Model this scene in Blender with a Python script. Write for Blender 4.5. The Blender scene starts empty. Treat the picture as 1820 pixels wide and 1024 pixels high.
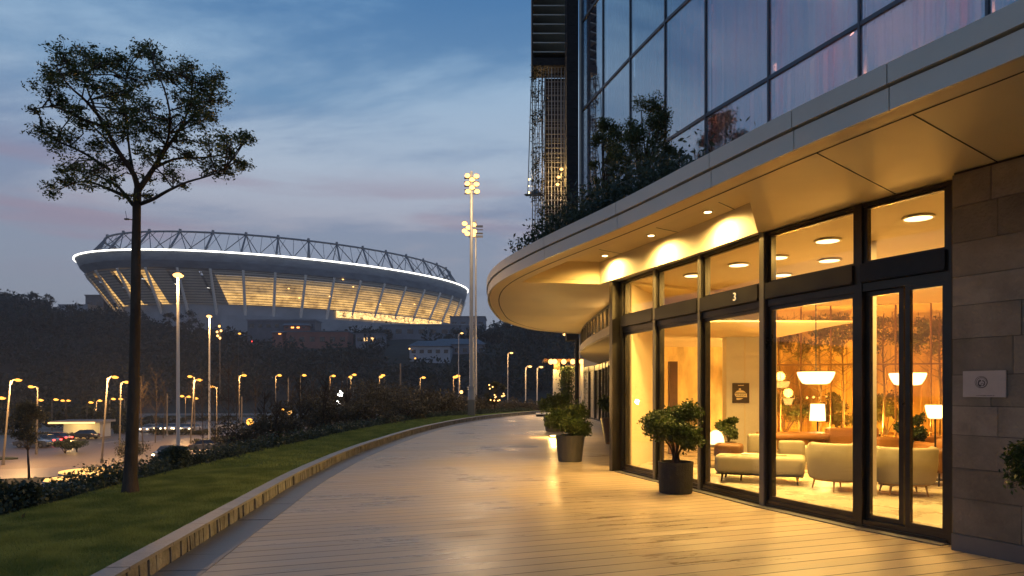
import bpy, math, random
import numpy as np
from math import sin, cos, pi, radians, sqrt, atan2
random.seed(7)
RNG = np.random.default_rng(7)
sc = bpy.context.scene
COL = sc.collection

# ------------------------------------------------------------------ camera
F = 1213.0; CX = 910.0; HZ = 695.0; EYE = 1.6       # photo pixels: focal, centre, horizon
cam = bpy.data.cameras.new('camera'); cam.lens = 24.0; cam.sensor_width = 36.0
cam.shift_y = (HZ-512)/1820; cam.clip_end = 6000; cam.clip_start = .05
co = bpy.data.objects.new('camera', cam); COL.objects.link(co)
co.location = (0, 0, EYE); co.rotation_euler = (pi/2, 0, 0); sc.camera = co
# ------------------------------------------------------------------ view
sc.view_settings.view_transform = 'Standard'; sc.view_settings.look = 'None'
sc.view_settings.exposure = 0.5; sc.view_settings.gamma = 1.0
sc.render.engine = 'CYCLES'
sc.cycles.use_denoising = True
sc.cycles.max_bounces = 7; sc.cycles.diffuse_bounces = 4; sc.cycles.glossy_bounces = 3
sc.cycles.transmission_bounces = 4; sc.cycles.transparent_max_bounces = 14; sc.cycles.volume_bounces = 0
sc.cycles.sample_clamp_indirect = 4.0; sc.cycles.caustics_reflective = False; sc.cycles.caustics_refractive = False
sc.cycles.volume_step_rate = 4

# ------------------------------------------------------------------ dusk sky
def s2l(*c):
    return tuple((v/255/12.92 if v/255 <= .04045 else ((v/255+.055)/1.055)**2.4) for v in c)
w = bpy.data.worlds.new('World'); sc.world = w; w.use_nodes = True
nt = w.node_tree; nt.nodes.clear()
N = nt.nodes.new; Lk = nt.links.new
out = N('ShaderNodeOutputWorld'); bg = N('ShaderNodeBackground'); bg.inputs[1].default_value = .82
tc = N('ShaderNodeTexCoord'); sep = N('ShaderNodeSeparateXYZ'); Lk(tc.outputs['Generated'], sep.inputs[0])
def ramp(stops, fac):
    r = N('ShaderNodeValToRGB'); e = r.color_ramp.elements
    e[0].position = stops[0][0]; e[0].color = (*stops[0][1], 1)
    e[1].position = stops[-1][0]; e[1].color = (*stops[-1][1], 1)
    for p, c in stops[1:-1]:
        x = e.new(p); x.color = (*c, 1)
    Lk(fac, r.inputs[0]); return r
base = ramp([(0, s2l(140,147,157)), (.10, s2l(139,146,160)), (.20, s2l(134,145,165)), (.28, s2l(124,140,168)), (.38, s2l(104,140,176)),
             (.50, s2l(72,116,162)), (.75, s2l(48,86,132)), (1, s2l(40,72,115))], sep.outputs[2])
# clouds: noise on a flat cloud deck (direction divided by height)
ad = N('ShaderNodeMath'); ad.operation = 'ADD'; ad.inputs[1].default_value = .12; Lk(sep.outputs[2], ad.inputs[0])
dx = N('ShaderNodeMath'); dx.operation = 'DIVIDE'; Lk(sep.outputs[0], dx.inputs[0]); Lk(ad.outputs[0], dx.inputs[1])
dy = N('ShaderNodeMath'); dy.operation = 'DIVIDE'; Lk(sep.outputs[1], dy.inputs[0]); Lk(ad.outputs[0], dy.inputs[1])
cm = N('ShaderNodeCombineXYZ'); Lk(dx.outputs[0], cm.inputs[0]); Lk(dy.outputs[0], cm.inputs[1])
mp = N('ShaderNodeMapping'); mp.inputs['Location'].default_value = (3.1, 1.7, 0); mp.inputs['Rotation'].default_value = (0, 0, .35); mp.inputs['Scale'].default_value = (.55, 1.25, 1)
Lk(cm.outputs[0], mp.inputs[0])
def wnoise(scale, detail, rough, dist, vec):
    n = N('ShaderNodeTexNoise'); n.inputs['Scale'].default_value = scale; n.inputs['Detail'].default_value = detail
    n.inputs['Roughness'].default_value = rough; n.inputs['Distortion'].default_value = dist; Lk(vec, n.inputs['Vector']); return n
n1 = wnoise(.75, 9, .60, .6, mp.outputs[0]); n2 = wnoise(.45, 8, .58, .4, mp.outputs[0])
def mapr(v, a, b, c, d):
    m = N('ShaderNodeMapRange'); m.interpolation_type = 'SMOOTHSTEP'
    for i, x in enumerate((a, b, c, d)): m.inputs[i+1].default_value = x
    Lk(v, m.inputs[0]); return m.outputs[0]
def wmix(fac, a, b, blend='MIX'):
    m = N('ShaderNodeMix'); m.data_type = 'RGBA'; m.blend_type = blend
    if isinstance(fac, float): m.inputs[0].default_value = fac
    else: Lk(fac, m.inputs[0])
    for k, x in ((6, a), (7, b)):
        if isinstance(x, tuple): m.inputs[k].default_value = (*x, 1)
        else: Lk(x, m.inputs[k])
    return m.outputs[2]
lightc = ramp([(0, s2l(148,142,150)), (.2, s2l(158,156,170)), (.3, s2l(166,180,198)), (.5, s2l(128,168,202)), (1, s2l(74,114,155))], sep.outputs[2])
darkc = ramp([(0, s2l(114,120,134)), (.2, s2l(104,117,140)), (.3, s2l(88,112,146)), (.5, s2l(58,92,132)), (1, s2l(34,62,98))], sep.outputs[2])
c1 = wmix(mapr(n1.outputs['Fac'], .48, .64, 0, .95), base.outputs[0], lightc.outputs[0])
c2 = wmix(mapr(n2.outputs['Fac'], .50, .68, 0, .6), c1, darkc.outputs[0])
# pink afterglow band
pk = N('ShaderNodeMath'); pk.operation = 'MULTIPLY'
band = ramp([(0, (0,0,0)), (.13, (0,0,0)), (.19, (1,1,1)), (.26, (1,1,1)), (.31, (0,0,0))], sep.outputs[2])
mp2 = N('ShaderNodeMapping'); mp2.inputs['Scale'].default_value = (1.6, 1.6, 14); mp2.inputs['Location'].default_value = (.4, 2, 1); Lk(tc.outputs['Generated'], mp2.inputs[0])
n3 = wnoise(1.6, 4, .5, .2, mp2.outputs[0])
Lk(band.outputs[0], pk.inputs[0]); Lk(mapr(n3.outputs['Fac'], .48, .66, 0, .6), pk.inputs[1])
c3 = wmix(pk.outputs[0], c2, s2l(146,130,148))
c3 = wmix(mapr(sep.outputs[2], -.02, 0, 1, 0), c3, (.03, .03, .035))
Lk(c3, bg.inputs[0]); Lk(bg.outputs[0], out.inputs[0])
# last glow of the set sun: very weak and very soft
sl = bpy.data.lights.new('sun', 'SUN'); sl.energy = .04; sl.angle = radians(25); sl.color = (1, .75, .7)
so = bpy.data.objects.new('sun', sl); COL.objects.link(so); so.rotation_euler = (radians(80), 0, radians(50))

# ------------------------------------------------------------------ helpers
OFF = {}
def G(px, py, z=0.0):
    d = (EYE-z)*F/(py-HZ); return ((px-CX)/F*d, d, z)
def Q(px, py, d):
    return ((px-CX)/F*d, d, EYE-(py-HZ)/F*d)
def thing(name, label, cat, loc=(0,0,0), rotz=0, group=None, kind=None):
    o = bpy.data.objects.new(name, None); COL.objects.link(o); o.empty_display_size = .2
    o.location = loc; o.rotation_euler = (0, 0, rotz)
    tag(o, label, cat, group, kind); OFF[o.name] = np.array(loc, float); return o
def tag(o, label=None, cat=None, group=None, kind=None):
    if label: o['label'] = label
    if cat: o['category'] = cat
    if group: o['group'] = group
    if kind: o['kind'] = kind
    return o
def link(name, me, mat, parent=None, world=True, smooth=False, origin=None):
    """world=True: the mesh is given in world coordinates; it is shifted into its parent's frame"""
    o = bpy.data.objects.new(name, me); COL.objects.link(o)
    if isinstance(mat, (list, tuple)):
        for m in mat: me.materials.append(m)
    elif mat: me.materials.append(mat)
    if parent is not None:
        o.parent = parent
        if world:
            p = OFF[parent.name]; co_ = np.empty(len(me.vertices)*3); me.vertices.foreach_get('co', co_)
            me.vertices.foreach_set('co', (co_.reshape(-1,3)-p).ravel())
        OFF[o.name] = OFF[parent.name].copy()
    else:
        if origin is not None:
            co_ = np.empty(len(me.vertices)*3); me.vertices.foreach_get('co', co_)
            me.vertices.foreach_set('co', (co_.reshape(-1,3)-np.array(origin)).ravel()); o.location = origin
            OFF[o.name] = np.array(origin, float)
        else: OFF[o.name] = np.zeros(3)
    if smooth: me.polygons.foreach_set('use_smooth', [True]*len(me.polygons))
    me.update(); return o
class MB:
    def __init__(s): s.v = []; s.f = []; s.mi = []; s.cur = 0
    def add(s, vs, fs):
        b = len(s.v); s.v += [tuple(map(float, v)) for v in vs]
        for f in fs: s.f.append(tuple(b+i for i in f)); s.mi.append(s.cur)
        return s
    def box(s, c, d, rz=0, tilt=None):
        hx, hy, hz = d[0]/2, d[1]/2, d[2]/2; cr, sr = cos(rz), sin(rz); vs = []
        for z in (-hz, hz):
            for x, y in ((-hx,-hy), (hx,-hy), (hx,hy), (-hx,hy)):
                vs.append((c[0]+x*cr-y*sr, c[1]+x*sr+y*cr, c[2]+z))
        return s.add(vs, [(3,2,1,0), (4,5,6,7), (0,1,5,4), (1,2,6,5), (2,3,7,6), (3,0,4,7)])
    def bar(s, a, b, t, z0, z1):
        """box along the ground line a-b, t thick, from z0 to z1"""
        ax, ay, bx, by = a[0], a[1], b[0], b[1]; L = math.hypot(bx-ax, by-ay)
        return s.box(((ax+bx)/2, (ay+by)/2, (z0+z1)/2), (L, t, z1-z0), atan2(by-ay, bx-ax))
    def cyl(s, a, b, r0, r1=None, n=10, caps=True):
        r1 = r0 if r1 is None else r1; a = np.array(a, float); b = np.array(b, float); d = b-a; L = np.linalg.norm(d)
        if L < 1e-9: return s
        d /= L; u = np.cross(d, (0,0,1.)) if abs(d[2]) < .95 else np.cross(d, (1.,0,0)); u /= np.linalg.norm(u); w_ = np.cross(d, u)
        vs = []
        for p, r in ((a, r0), (b, r1)):
            for k in range(n):
                t = 2*pi*k/n; vs.append(p+r*(cos(t)*u+sin(t)*w_))
        fs = [(k, (k+1) % n, n+(k+1) % n, n+k) for k in range(n)]
        if caps: fs += [tuple(range(n-1, -1, -1)), tuple(range(n, 2*n))]
        return s.add(vs, fs)
    def tube(s, pts, rs, n=8):
        pts = [np.array(p, float) for p in pts]; rings = []
        b = len(s.v); u = None
        for i, p in enumerate(pts):
            d = pts[min(i+1, len(pts)-1)]-pts[max(i-1, 0)]; d /= (np.linalg.norm(d)+1e-12)
            if u is None: u = np.cross(d, (.3,.1,1.)) if abs(d[2]) < .9 else np.cross(d, (1.,0,0))
            u = u-d*np.dot(u, d); u /= (np.linalg.norm(u)+1e-12); w_ = np.cross(d, u)
            r = rs[i] if hasattr(rs, '__len__') else rs
            for k in range(n):
                t = 2*pi*k/n; s.v.append(tuple(p+r*(cos(t)*u+sin(t)*w_)))
        for i in range(len(pts)-1):
            for k in range(n):
                s.f.append((b+i*n+k, b+i*n+(k+1) % n, b+(i+1)*n+(k+1) % n, b+(i+1)*n+k)); s.mi.append(s.cur)
        s.f.append(tuple(b+k for k in range(n-1, -1, -1))); s.mi.append(s.cur)
        e = b+(len(pts)-1)*n; s.f.append(tuple(e+k for k in range(n))); s.mi.append(s.cur)
        return s
    def lathe(s, prof, c=(0,0,0), n=24, sx=1, sy=1):
        vs = []; fs = []
        for r, z in prof:
            for k in range(n):
                t = 2*pi*k/n; vs.append((c[0]+r*sx*cos(t), c[1]+r*sy*sin(t), c[2]+z))
        for i in range(len(prof)-1):
            for k in range(n): fs.append((i*n+k, i*n+(k+1) % n, (i+1)*n+(k+1) % n, (i+1)*n+k))
        if prof[0][0] > 1e-6: fs.append(tuple(range(n-1, -1, -1)))
        if prof[-1][0] > 1e-6: fs.append(tuple((len(prof)-1)*n+k for k in range(n)))
        return s.add(vs, fs)
    def sphere(s, c, r, n=12, m=8, sz=1):
        return s.lathe([(max(r*sin(pi*i/m), 1e-4), -r*sz*cos(pi*i/m)) for i in range(m+1)], c, n)
    def prism(s, poly, z0, z1):
        n = len(poly); a = sum(poly[i][0]*poly[(i+1) % n][1]-poly[(i+1) % n][0]*poly[i][1] for i in range(n))
        if a < 0: poly = poly[::-1]
        vs = [(p[0], p[1], z0) for p in poly]+[(p[0], p[1], z1) for p in poly]
        return s.add(vs, [tuple(range(n-1, -1, -1)), tuple(range(n, 2*n))]+[(k, (k+1) % n, n+(k+1) % n, n+k) for k in range(n)])
    def rbox(s, c, d, r=.04, rz=0, n=4, top=True):
        """box with rounded vertical corners and soft top/bottom edges"""
        hx, hy, hz = d[0]/2, d[1]/2, d[2]/2; prof = []
        for i in range(4): a = pi/2*i/3; prof.append((r*(1-sin(a)), -hz+r*(1-cos(a))))
        prof = [(x, z) for x, z in prof]; up = [(x, -z) for x, z in prof[::-1]]; rows = prof+up; vs = []; ring = 4*(n+1)
        for ins, z in rows:
            for q, (sx, sy) in enumerate(((1,1), (-1,1), (-1,-1), (1,-1))):
                for k in range(n+1):
                    a = pi/2*q+pi/2*k/n; rr = max(r*1.6-ins, .001)
                    x = sx*(hx-r*1.6)+rr*cos(a); y = sy*(hy-r*1.6)+rr*sin(a)
                    vs.append((c[0]+x*cos(rz)-y*sin(rz), c[1]+x*sin(rz)+y*cos(rz), c[2]+z))
        fs = []
        for i in range(len(rows)-1):
            for k in range(ring): fs.append((i*ring+k, i*ring+(k+1) % ring, (i+1)*ring+(k+1) % ring, (i+1)*ring+k))
        fs += [tuple(range(ring-1, -1, -1)), tuple((len(rows)-1)*ring+k for k in range(ring))]
        return s.add(vs, fs)
    def build(s, name, mat, parent=None, world=True, smooth=False, origin=None):
        me = bpy.data.meshes.new(name); me.from_pydata(s.v, [], s.f)
        o = link(name, me, mat, parent, world, smooth, origin)
        if max(s.mi, default=0): me.polygons.foreach_set('material_index', s.mi)
        return o
def fastmesh(name, V, k):
    """V: (n, k, 3) polygons with k corners each"""
    n = len(V); me = bpy.data.meshes.new(name); me.vertices.add(n*k); me.vertices.foreach_set('co', np.ascontiguousarray(V, dtype=np.float32).ravel())
    me.loops.add(n*k); me.loops.foreach_set('vertex_index', np.arange(n*k, dtype=np.int32))
    me.polygons.add(n); me.polygons.foreach_set('loop_start', np.arange(0, n*k, k, dtype=np.int32))
    try: me.polygons.foreach_set('loop_total', np.full(n, k, dtype=np.int32))
    except Exception: pass
    me.update(calc_edges=True); return me
def unit(a): return a/(np.linalg.norm(a, axis=-1, keepdims=True)+1e-9)
def leaves(P, size, jitter=.4, flat=0.0, asp=.5):
    """one rhombic leaf per point"""
    n = len(P); d = unit(RNG.normal(size=(n,3))); e = unit(np.cross(d, RNG.normal(size=(n,3))))
    if flat: e[:, 2] *= (1-flat); e = unit(e); d[:, 2] *= (1-flat*.6); d = unit(d)
    s = size*(1+jitter*RNG.uniform(-1, 1, size=(n,1)))
    V = np.stack([P-d*s*.5, P+e*s*asp*.5, P+d*s*.5, P-e*s*asp*.5], 1); return V
def ball(c, r, n, shell=.5):
    d = unit(RNG.normal(size=(n,3))); q = RNG.uniform(shell, 1, size=(n,1))
    return np.array(c)+d*q*np.array(r)
def catmull(P, per=8, closed=False):
    P = [np.array(p, float) for p in P]; n = len(P); out = []
    for i in range(n-1):
        p0 = P[i-1] if i > 0 else 2*P[0]-P[1]; p1, p2 = P[i], P[i+1]; p3 = P[i+2] if i+2 < n else 2*P[-1]-P[-2]
        for k in range(per):
            t = k/per; out.append(.5*((2*p1)+(-p0+p2)*t+(2*p0-5*p1+4*p2-p3)*t*t+(-p0+3*p1-3*p2+p3)*t**3))
    out.append(P[-1]); return np.array(out)
def resample(C, step):
    C = np.array(C); s = np.r_[0, np.cumsum(np.linalg.norm(np.diff(C, axis=0), axis=1))]; n = max(2, int(round(s[-1]/step))+1)
    t = np.linspace(0, s[-1], n); return np.stack([np.interp(t, s, C[:, i]) for i in range(C.shape[1])], 1)
def offset(C, d):
    """positive d: to the left of the direction of travel"""
    C = np.array(C); T = np.gradient(C, axis=0); T = unit(T); Nn = np.stack([-T[:, 1], T[:, 0]], 1); return C+Nn*d
def strip(a, za, b, zb):
    mb = MB(); n = len(a); vs = [(p[0], p[1], za) for p in a]+[(p[0], p[1], zb) for p in b]
    mb.add(vs, [(i, i+1, n+i+1, n+i) for i in range(n-1)]); return mb

# ------------------------------------------------------------------ materials
def mat(name, col, rough=.6, metal=0., spec=.5, var=0., vscale=3., bump=0., bscale=40., emit=None, estr=0., alpha=1., coat=0., vstretch=(1,1,1)):
    m = bpy.data.materials.new(name); m.use_nodes = True; t = m.node_tree; p = t.nodes['Principled BSDF']
    p.inputs['Base Color'].default_value = (*col, 1); p.inputs['Roughness'].default_value = rough; p.inputs['Metallic'].default_value = metal
    p.inputs['Specular IOR Level'].default_value = spec; p.inputs['Coat Weight'].default_value = coat
    if emit: p.inputs['Emission Color'].default_value = (*emit, 1); p.inputs['Emission Strength'].default_value = estr
    if var or bump:
        c = t.nodes.new('ShaderNodeTexCoord'); mp_ = t.nodes.new('ShaderNodeMapping'); mp_.inputs['Scale'].default_value = vstretch
        t.links.new(c.outputs['Object'], mp_.inputs[0])
    if var:
        n = t.nodes.new('ShaderNodeTexNoise'); n.inputs['Scale'].default_value = vscale; n.inputs['Detail'].default_value = 6; n.inputs['Roughness'].default_value = .6
        t.links.new(mp_.outputs[0], n.inputs['Vector'])
        r = t.nodes.new('ShaderNodeMapRange'); r.inputs[1].default_value = .3; r.inputs[2].default_value = .7; r.inputs[3].default_value = 1-var; r.inputs[4].default_value = 1+var
        t.links.new(n.outputs['Fac'], r.inputs[0])
        x = t.nodes.new('ShaderNodeMix'); x.data_type = 'RGBA'; x.blend_type = 'MULTIPLY'; x.inputs[0].default_value = 1; x.inputs[6].default_value = (*col, 1)
        t.links.new(r.outputs[0], x.inputs[7]); t.links.new(x.outputs[2], p.inputs['Base Color'])
        r2 = t.nodes.new('ShaderNodeMapRange'); r2.inputs[3].default_value = max(rough-.12, .02); r2.inputs[4].default_value = min(rough+.12, 1)
        t.links.new(n.outputs['Fac'], r2.inputs[0]); t.links.new(r2.outputs[0], p.inputs['Roughness'])
    if bump:
        n2_ = t.nodes.new('ShaderNodeTexNoise'); n2_.inputs['Scale'].default_value = bscale; n2_.inputs['Detail'].default_value = 4
        t.links.new(mp_.outputs[0], n2_.inputs['Vector'])
        b = t.nodes.new('ShaderNodeBump'); b.inputs['Strength'].default_value = bump; b.inputs['Distance'].default_value = .02
        t.links.new(n2_.outputs['Fac'], b.inputs['Height']); t.links.new(b.outputs[0], p.inputs['Normal'])
    return m
def glow(name, col, s):
    m = bpy.data.materials.new(name); m.use_nodes = True; t = m.node_tree; t.nodes.clear()
    e = t.nodes.new('ShaderNodeEmission'); e.inputs[0].default_value = (*col, 1); e.inputs[1].default_value = s
    o = t.nodes.new('ShaderNodeOutputMaterial'); t.links.new(e.outputs[0], o.inputs[0]); return m
def glass(name, tint=(1,1,1), refl=.08, rough=.0, gcol=(1,1,1)):
    m = bpy.data.materials.new(name); m.use_nodes = True; t = m.node_tree; t.nodes.clear()
    a = t.nodes.new('ShaderNodeBsdfTransparent'); a.inputs[0].default_value = (*tint, 1)
    g = t.nodes.new('ShaderNodeBsdfGlossy'); g.inputs['Roughness'].default_value = rough; g.inputs[0].default_value = (*gcol, 1)
    fr = t.nodes.new('ShaderNodeLayerWeight'); fr.inputs[0].default_value = .5      # Schlick, the same from both sides
    pw = t.nodes.new('ShaderNodeMath'); pw.operation = 'POWER'; pw.inputs[1].default_value = 4.5; t.links.new(fr.outputs['Facing'], pw.inputs[0])
    ad_ = t.nodes.new('ShaderNodeMath'); ad_.operation = 'MULTIPLY_ADD'; ad_.use_clamp = True; ad_.inputs[1].default_value = .9-refl; ad_.inputs[2].default_value = refl+.02
    t.links.new(pw.outputs[0], ad_.inputs[0])
    x = t.nodes.new('ShaderNodeMixShader'); t.links.new(ad_.outputs[0], x.inputs[0]); t.links.new(a.outputs[0], x.inputs[1]); t.links.new(g.outputs[0], x.inputs[2])
    o = t.nodes.new('ShaderNodeOutputMaterial'); t.links.new(x.outputs[0], o.inputs[0]); return m
def leafmat(name, col, col2, rough=.5):
    """leaves: two tones by world noise, a little light passes through"""
    m = bpy.data.materials.new(name); m.use_nodes = True; t = m.node_tree; p = t.nodes['Principled BSDF']
    g = t.nodes.new('ShaderNodeNewGeometry'); n = t.nodes.new('ShaderNodeTexNoise'); n.inputs['Scale'].default_value = 2.2; n.inputs['Detail'].default_value = 3
    t.links.new(g.outputs['Position'], n.inputs['Vector'])
    r = t.nodes.new('ShaderNodeValToRGB'); r.color_ramp.elements[0].position = .38; r.color_ramp.elements[0].color = (*col, 1)
    r.color_ramp.elements[1].position = .62; r.color_ramp.elements[1].color = (*col2, 1)
    t.links.new(n.outputs['Fac'], r.inputs[0]); t.links.new(r.outputs[0], p.inputs['Base Color'])
    p.inputs['Roughness'].default_value = rough; p.inputs['Specular IOR Level'].default_value = .4
    tr = t.nodes.new('ShaderNodeBsdfTranslucent'); t.links.new(r.outputs[0], tr.inputs[0])
    x = t.nodes.new('ShaderNodeMixShader'); x.inputs[0].default_value = .3
    t.links.new(p.outputs[0], x.inputs[1]); t.links.new(tr.outputs[0], x.inputs[2]); t.links.new(x.outputs[0], t.nodes['Material Output'].inputs[0]); return m
WARM = (1, .59, .155); AMBER = (1, .58, .17)
M = dict(
    steel=mat('bronze_steel', (.055,.050,.044), .32, .75, .5, var=.2, vscale=2),
    alu=mat('brushed_aluminium', (.17,.16,.14), .4, .4, .5, var=.12, vscale=3, vstretch=(1,1,.1)),
    dark=mat('black_metal', (.02,.02,.022), .4, .4, .5, var=.3),
    cream=mat('cream_render', (.72,.66,.55), .55, 0, .4, var=.05, vscale=1.2, bump=.05, bscale=8),
    fascia=mat('fascia_panel', (.62,.57,.48), .42, .1, .45, var=.09, vscale=.9, bump=.03, bscale=4),
    soffit=mat('soffit_panel', (.80,.66,.40), .55, 0, .4, var=.07, vscale=.7, bump=.03, bscale=3),
    joint=mat('dark_joint', (.03,.028,.025), .8),
    stone=mat('grey_stone', (.25,.215,.17), .72, 0, .4, var=.38, vscale=1.6, bump=.8, bscale=30),
    white=mat('white_paint', (.78,.76,.70), .5, 0, .4, var=.04),
    wall=mat('lobby_plaster', (.72,.60,.42), .6, 0, .3, var=.05, vscale=.8),
    floor=mat('lobby_floor_stone', (.52,.47,.38), .28, 0, .5, var=.16, vscale=1.5, bump=.04, bscale=3),
    glass=glass('clear_glass', (.97,.96,.93), .015),
    glass2=glass('tower_glass', (.82,.85,.88), .32, .02, (.90,.93,.97)),
    pot=mat('charcoal_pot', (.035,.034,.033), .75, 0, .3, var=.25, vscale=9, bump=.9, bscale=70),
    pot2=mat('smooth_grey_pot', (.075,.07,.062), .5, 0, .4, var=.12, vscale=6, bump=.1, bscale=30),
    soil=mat('soil', (.03,.022,.015), .95, bump=.8, bscale=60),
    bark=mat('bark', (.075,.055,.04), .85, 0, .2, var=.45, vscale=7, bump=1.0, bscale=22, vstretch=(1,1,.25)),
    palebark=mat('pale_bark', (.22,.18,.14), .8, 0, .2, var=.3, vscale=4, bump=.4),
    stone2=mat('light_grey_stone', (.32,.275,.22), .72, 0, .4, var=.38, vscale=1.6, bump=.8, bscale=30), stone3=mat('dark_grey_stone', (.19,.162,.125), .72, 0, .4, var=.38, vscale=1.6, bump=.8, bscale=30),
    leaf=leafmat('tree_leaf', (.055,.085,.026), (.13,.14,.040)),
    box_=leafmat('box_leaf', (.026,.050,.013), (.065,.092,.024), .4),
    boxb=leafmat('bright_box_leaf', (.050,.085,.018), (.12,.15,.035), .4),
    hedge=leafmat('hedge_leaf', (.030,.046,.026), (.085,.105,.065)),
    bush=leafmat('bush_leaf', (.030,.036,.018), (.080,.072,.032)),
    brush=leafmat('brushwood_leaf', (.05,.042,.024), (.13,.10,.052)),
    wood_far=leafmat('forest_leaf', (.012,.021,.012), (.032,.040,.021)),
    cloth=mat('cream_upholstery', (.38,.335,.24), .85, 0, .2, var=.06, vscale=5, bump=.25, bscale=160),
    tan=mat('tan_leather', (.34,.15,.045), .42, 0, .5, var=.12, vscale=4, bump=.15, bscale=60),
    brown=mat('brown_leather', (.16,.075,.03), .5, 0, .4, var=.15, vscale=4, bump=.15, bscale=60),
    oak=mat('oak', (.42,.24,.09), .45, 0, .4, var=.2, vscale=3, vstretch=(1,1,8)),
    grass=leafmat('grass_blade', (.17,.215,.048), (.32,.35,.085), .6),
    galv=mat('galvanised_pole', (.36,.36,.36), .5, .4, .5, var=.12, vscale=1.5),
    paint_red=mat('red_car_paint', (.25,.02,.02), .25, .2, .5, coat=.8),
    paint_grey=mat('grey_car_paint', (.10,.11,.12), .25, .4, .5, coat=.8),
    paint_white=mat('white_car_paint', (.5,.5,.5), .25, .1, .5, coat=.8),
    tyre=mat('tyre', (.015,.015,.015), .8), carglass=mat('car_glass', (.01,.012,.015), .08, 0, .8),
    lampw=glow('warm_lamp', (1,.50,.14), 3), lampo=glow('orange_lamp', (1,.40,.06), 2.2), lampb=glow('flood_lamp', (1,.46,.12), 3.4),
    headl=glow('headlight', (1,.72,.38), 7), taill=glow('taillight', (1,.04,.03), 8),
    down=glow('downlight_lens', (1,.66,.28), 16), ring=glow('white_light_ring', (1,.95,.84), 3.2), dif=glow('ceiling_diffuser', (1,.72,.34), 3.5),
    shade=glow('lit_shade', (1,.64,.26), 3.6),
)

M.update(whitepole=mat('white_pole', (.42,.42,.42), .5), palepole=mat('pale_pole', (.15,.13,.11), .6), rimlit=glow('gold_rim', (1,.50,.14), 1.6), headw=glow('cold_white_lamp', (1,.95,.9), 22))
LOBBY = 92
HAZE = True
# ================================================================== ground, lot, hill
KERB = catmull([(-1.2,-7), (-2.3,-1.5), (-3.12,5.9), (-3.43,8.86), (-3.78,12.77), (-3.9,18.8), (-3.36,28.3), (-1.57,38.8), (2.2,48.5), (8.5,57), (18,64)], 10)
LAWN = catmull([(-3.6,-8), (-5.2,-1), (-5.9,7.9), (-6.1,11.2), (-6.15,14.4), (-6.0,20.3), (-5.7,28), (-4.5,36.6), (-2.9,41), (1.2,49.8), (7.8,58.3), (17.5,65.5)], 10)
def side(C, X, Y):
    """signed distance to the open curve C, positive on the left (outside the deck)"""
    best = np.full(X.shape, 1e9); sg = np.zeros(X.shape)
    for i in range(len(C)-1):
        ax, ay = C[i]; bx, by = C[i+1]; ex, ey = bx-ax, by-ay; L2 = ex*ex+ey*ey
        t = np.clip(((X-ax)*ex+(Y-ay)*ey)/L2, 0, 1); dx_ = X-ax-t*ex; dy_ = Y-ay-t*ey; d = dx_**2+dy_**2
        cr = ex*(Y-ay)-ey*(X-ax); m = d < best; best = np.where(m, d, best); sg = np.where(m, np.sign(cr), sg)
    return np.sqrt(best)*sg
def smooth(a, b, x): t = np.clip((x-a)/(b-a), 0, 1); return t*t*(3-2*t)
LOTZ = -6.0
def height(X, Y):
    X = np.asarray(X, float); Y = np.asarray(Y, float)
    s = side(LAWN[::3], X, Y)
    z = -.06+(LOTZ+.06)*smooth(.9, 17, s)+.1*smooth(0, .5, s)*(1-smooth(.5, 2, s))
    far = np.hypot(X+60, Y)
    ridge = np.interp(X, [-600,-335,-320,-285,-255,-225,-190,-20,30,90,300], [60,58,51,47,45,37,33,34,40,38,30])+1.5*np.sin(X*.07)
    hill = smooth(240, 455, Y+.12*np.abs(X+150))
    z = z+(ridge-LOTZ)*hill*.99+hill*(1-hill)*(6*np.sin(X*.04+Y*.02)+4*np.sin(X*.09-Y*.05))
    z = np.where((s < 0), -.06, z)
    return z
def build_ground():
    # polar grid round the camera, finer near by, to beyond the horizon line of the ridge
    R = np.r_[np.linspace(0, 30, 41), np.linspace(31, 90, 60), np.geomspace(92, 1000, 95)]
    A = np.radians(np.r_[np.arange(-180, -70, 5), np.arange(-70, 70, 1.0), np.arange(70, 180.1, 5)])
    RR, AA = np.meshgrid(R, A, indexing='ij'); X = RR*np.sin(AA); Y = RR*np.cos(AA); Z = height(X, Y)
    n, m = X.shape; V = np.stack([X, Y, Z], -1).reshape(-1, 3)
    fs = [(i*m+j, (i+1)*m+j, (i+1)*m+j+1, i*m+j+1) for i in range(n-1) for j in range(m-1)]
    me = bpy.data.meshes.new('ground'); me.from_pydata([tuple(v) for v in V], [], fs)
    o = link('ground', me, M['ground'], smooth=True); tag(o, kind='structure')
M['ground'] = mat('dark_ground', (.045,.042,.030), .9, 0, .2, var=.4, vscale=.25, bump=.5, bscale=3)
build_ground()
M['road'] = mat('wet_asphalt', (.17,.125,.088), .42, 0, .5, var=.35, vscale=.12, bump=.15, bscale=2)
M['lot'] = mat('parking_asphalt', (.13,.093,.064), .5, 0, .5, var=.3, vscale=.09, bump=.15, bscale=2)
M['paint'] = mat('road_paint', (.6,.58,.52), .6)
def sheet(name, poly, z, m):
    mb = MB(); mb.prism([tuple(p) for p in poly], z-.3, z); return tag(mb.build(name, m), kind='structure')
sheet('car_park', [(-150,72), (-20,60), (30,92), (60,150), (60,228), (-40,236), (-190,226), (-200,120)], LOTZ+.01, M['lot'])
def road(name, C, wd, z):
    C = resample(catmull(C, 8), 3); a = offset(C, wd/2); b = offset(C, -wd/2)
    o = strip(b, z, a, z).build(name, M['road']); tag(o, kind='structure')
    mb = MB()
    for i in range(0, len(C)-1, 3): mb.bar(C[i], C[i]+(C[i+1]-C[i])*.8, .14, z, z+.004)
    return C, mb
C1, mk1 = road('road', [(-140,50), (-80,57), (-45,63), (-22,78), (-5,102), (20,125)], 8.5, LOTZ+.03)
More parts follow.
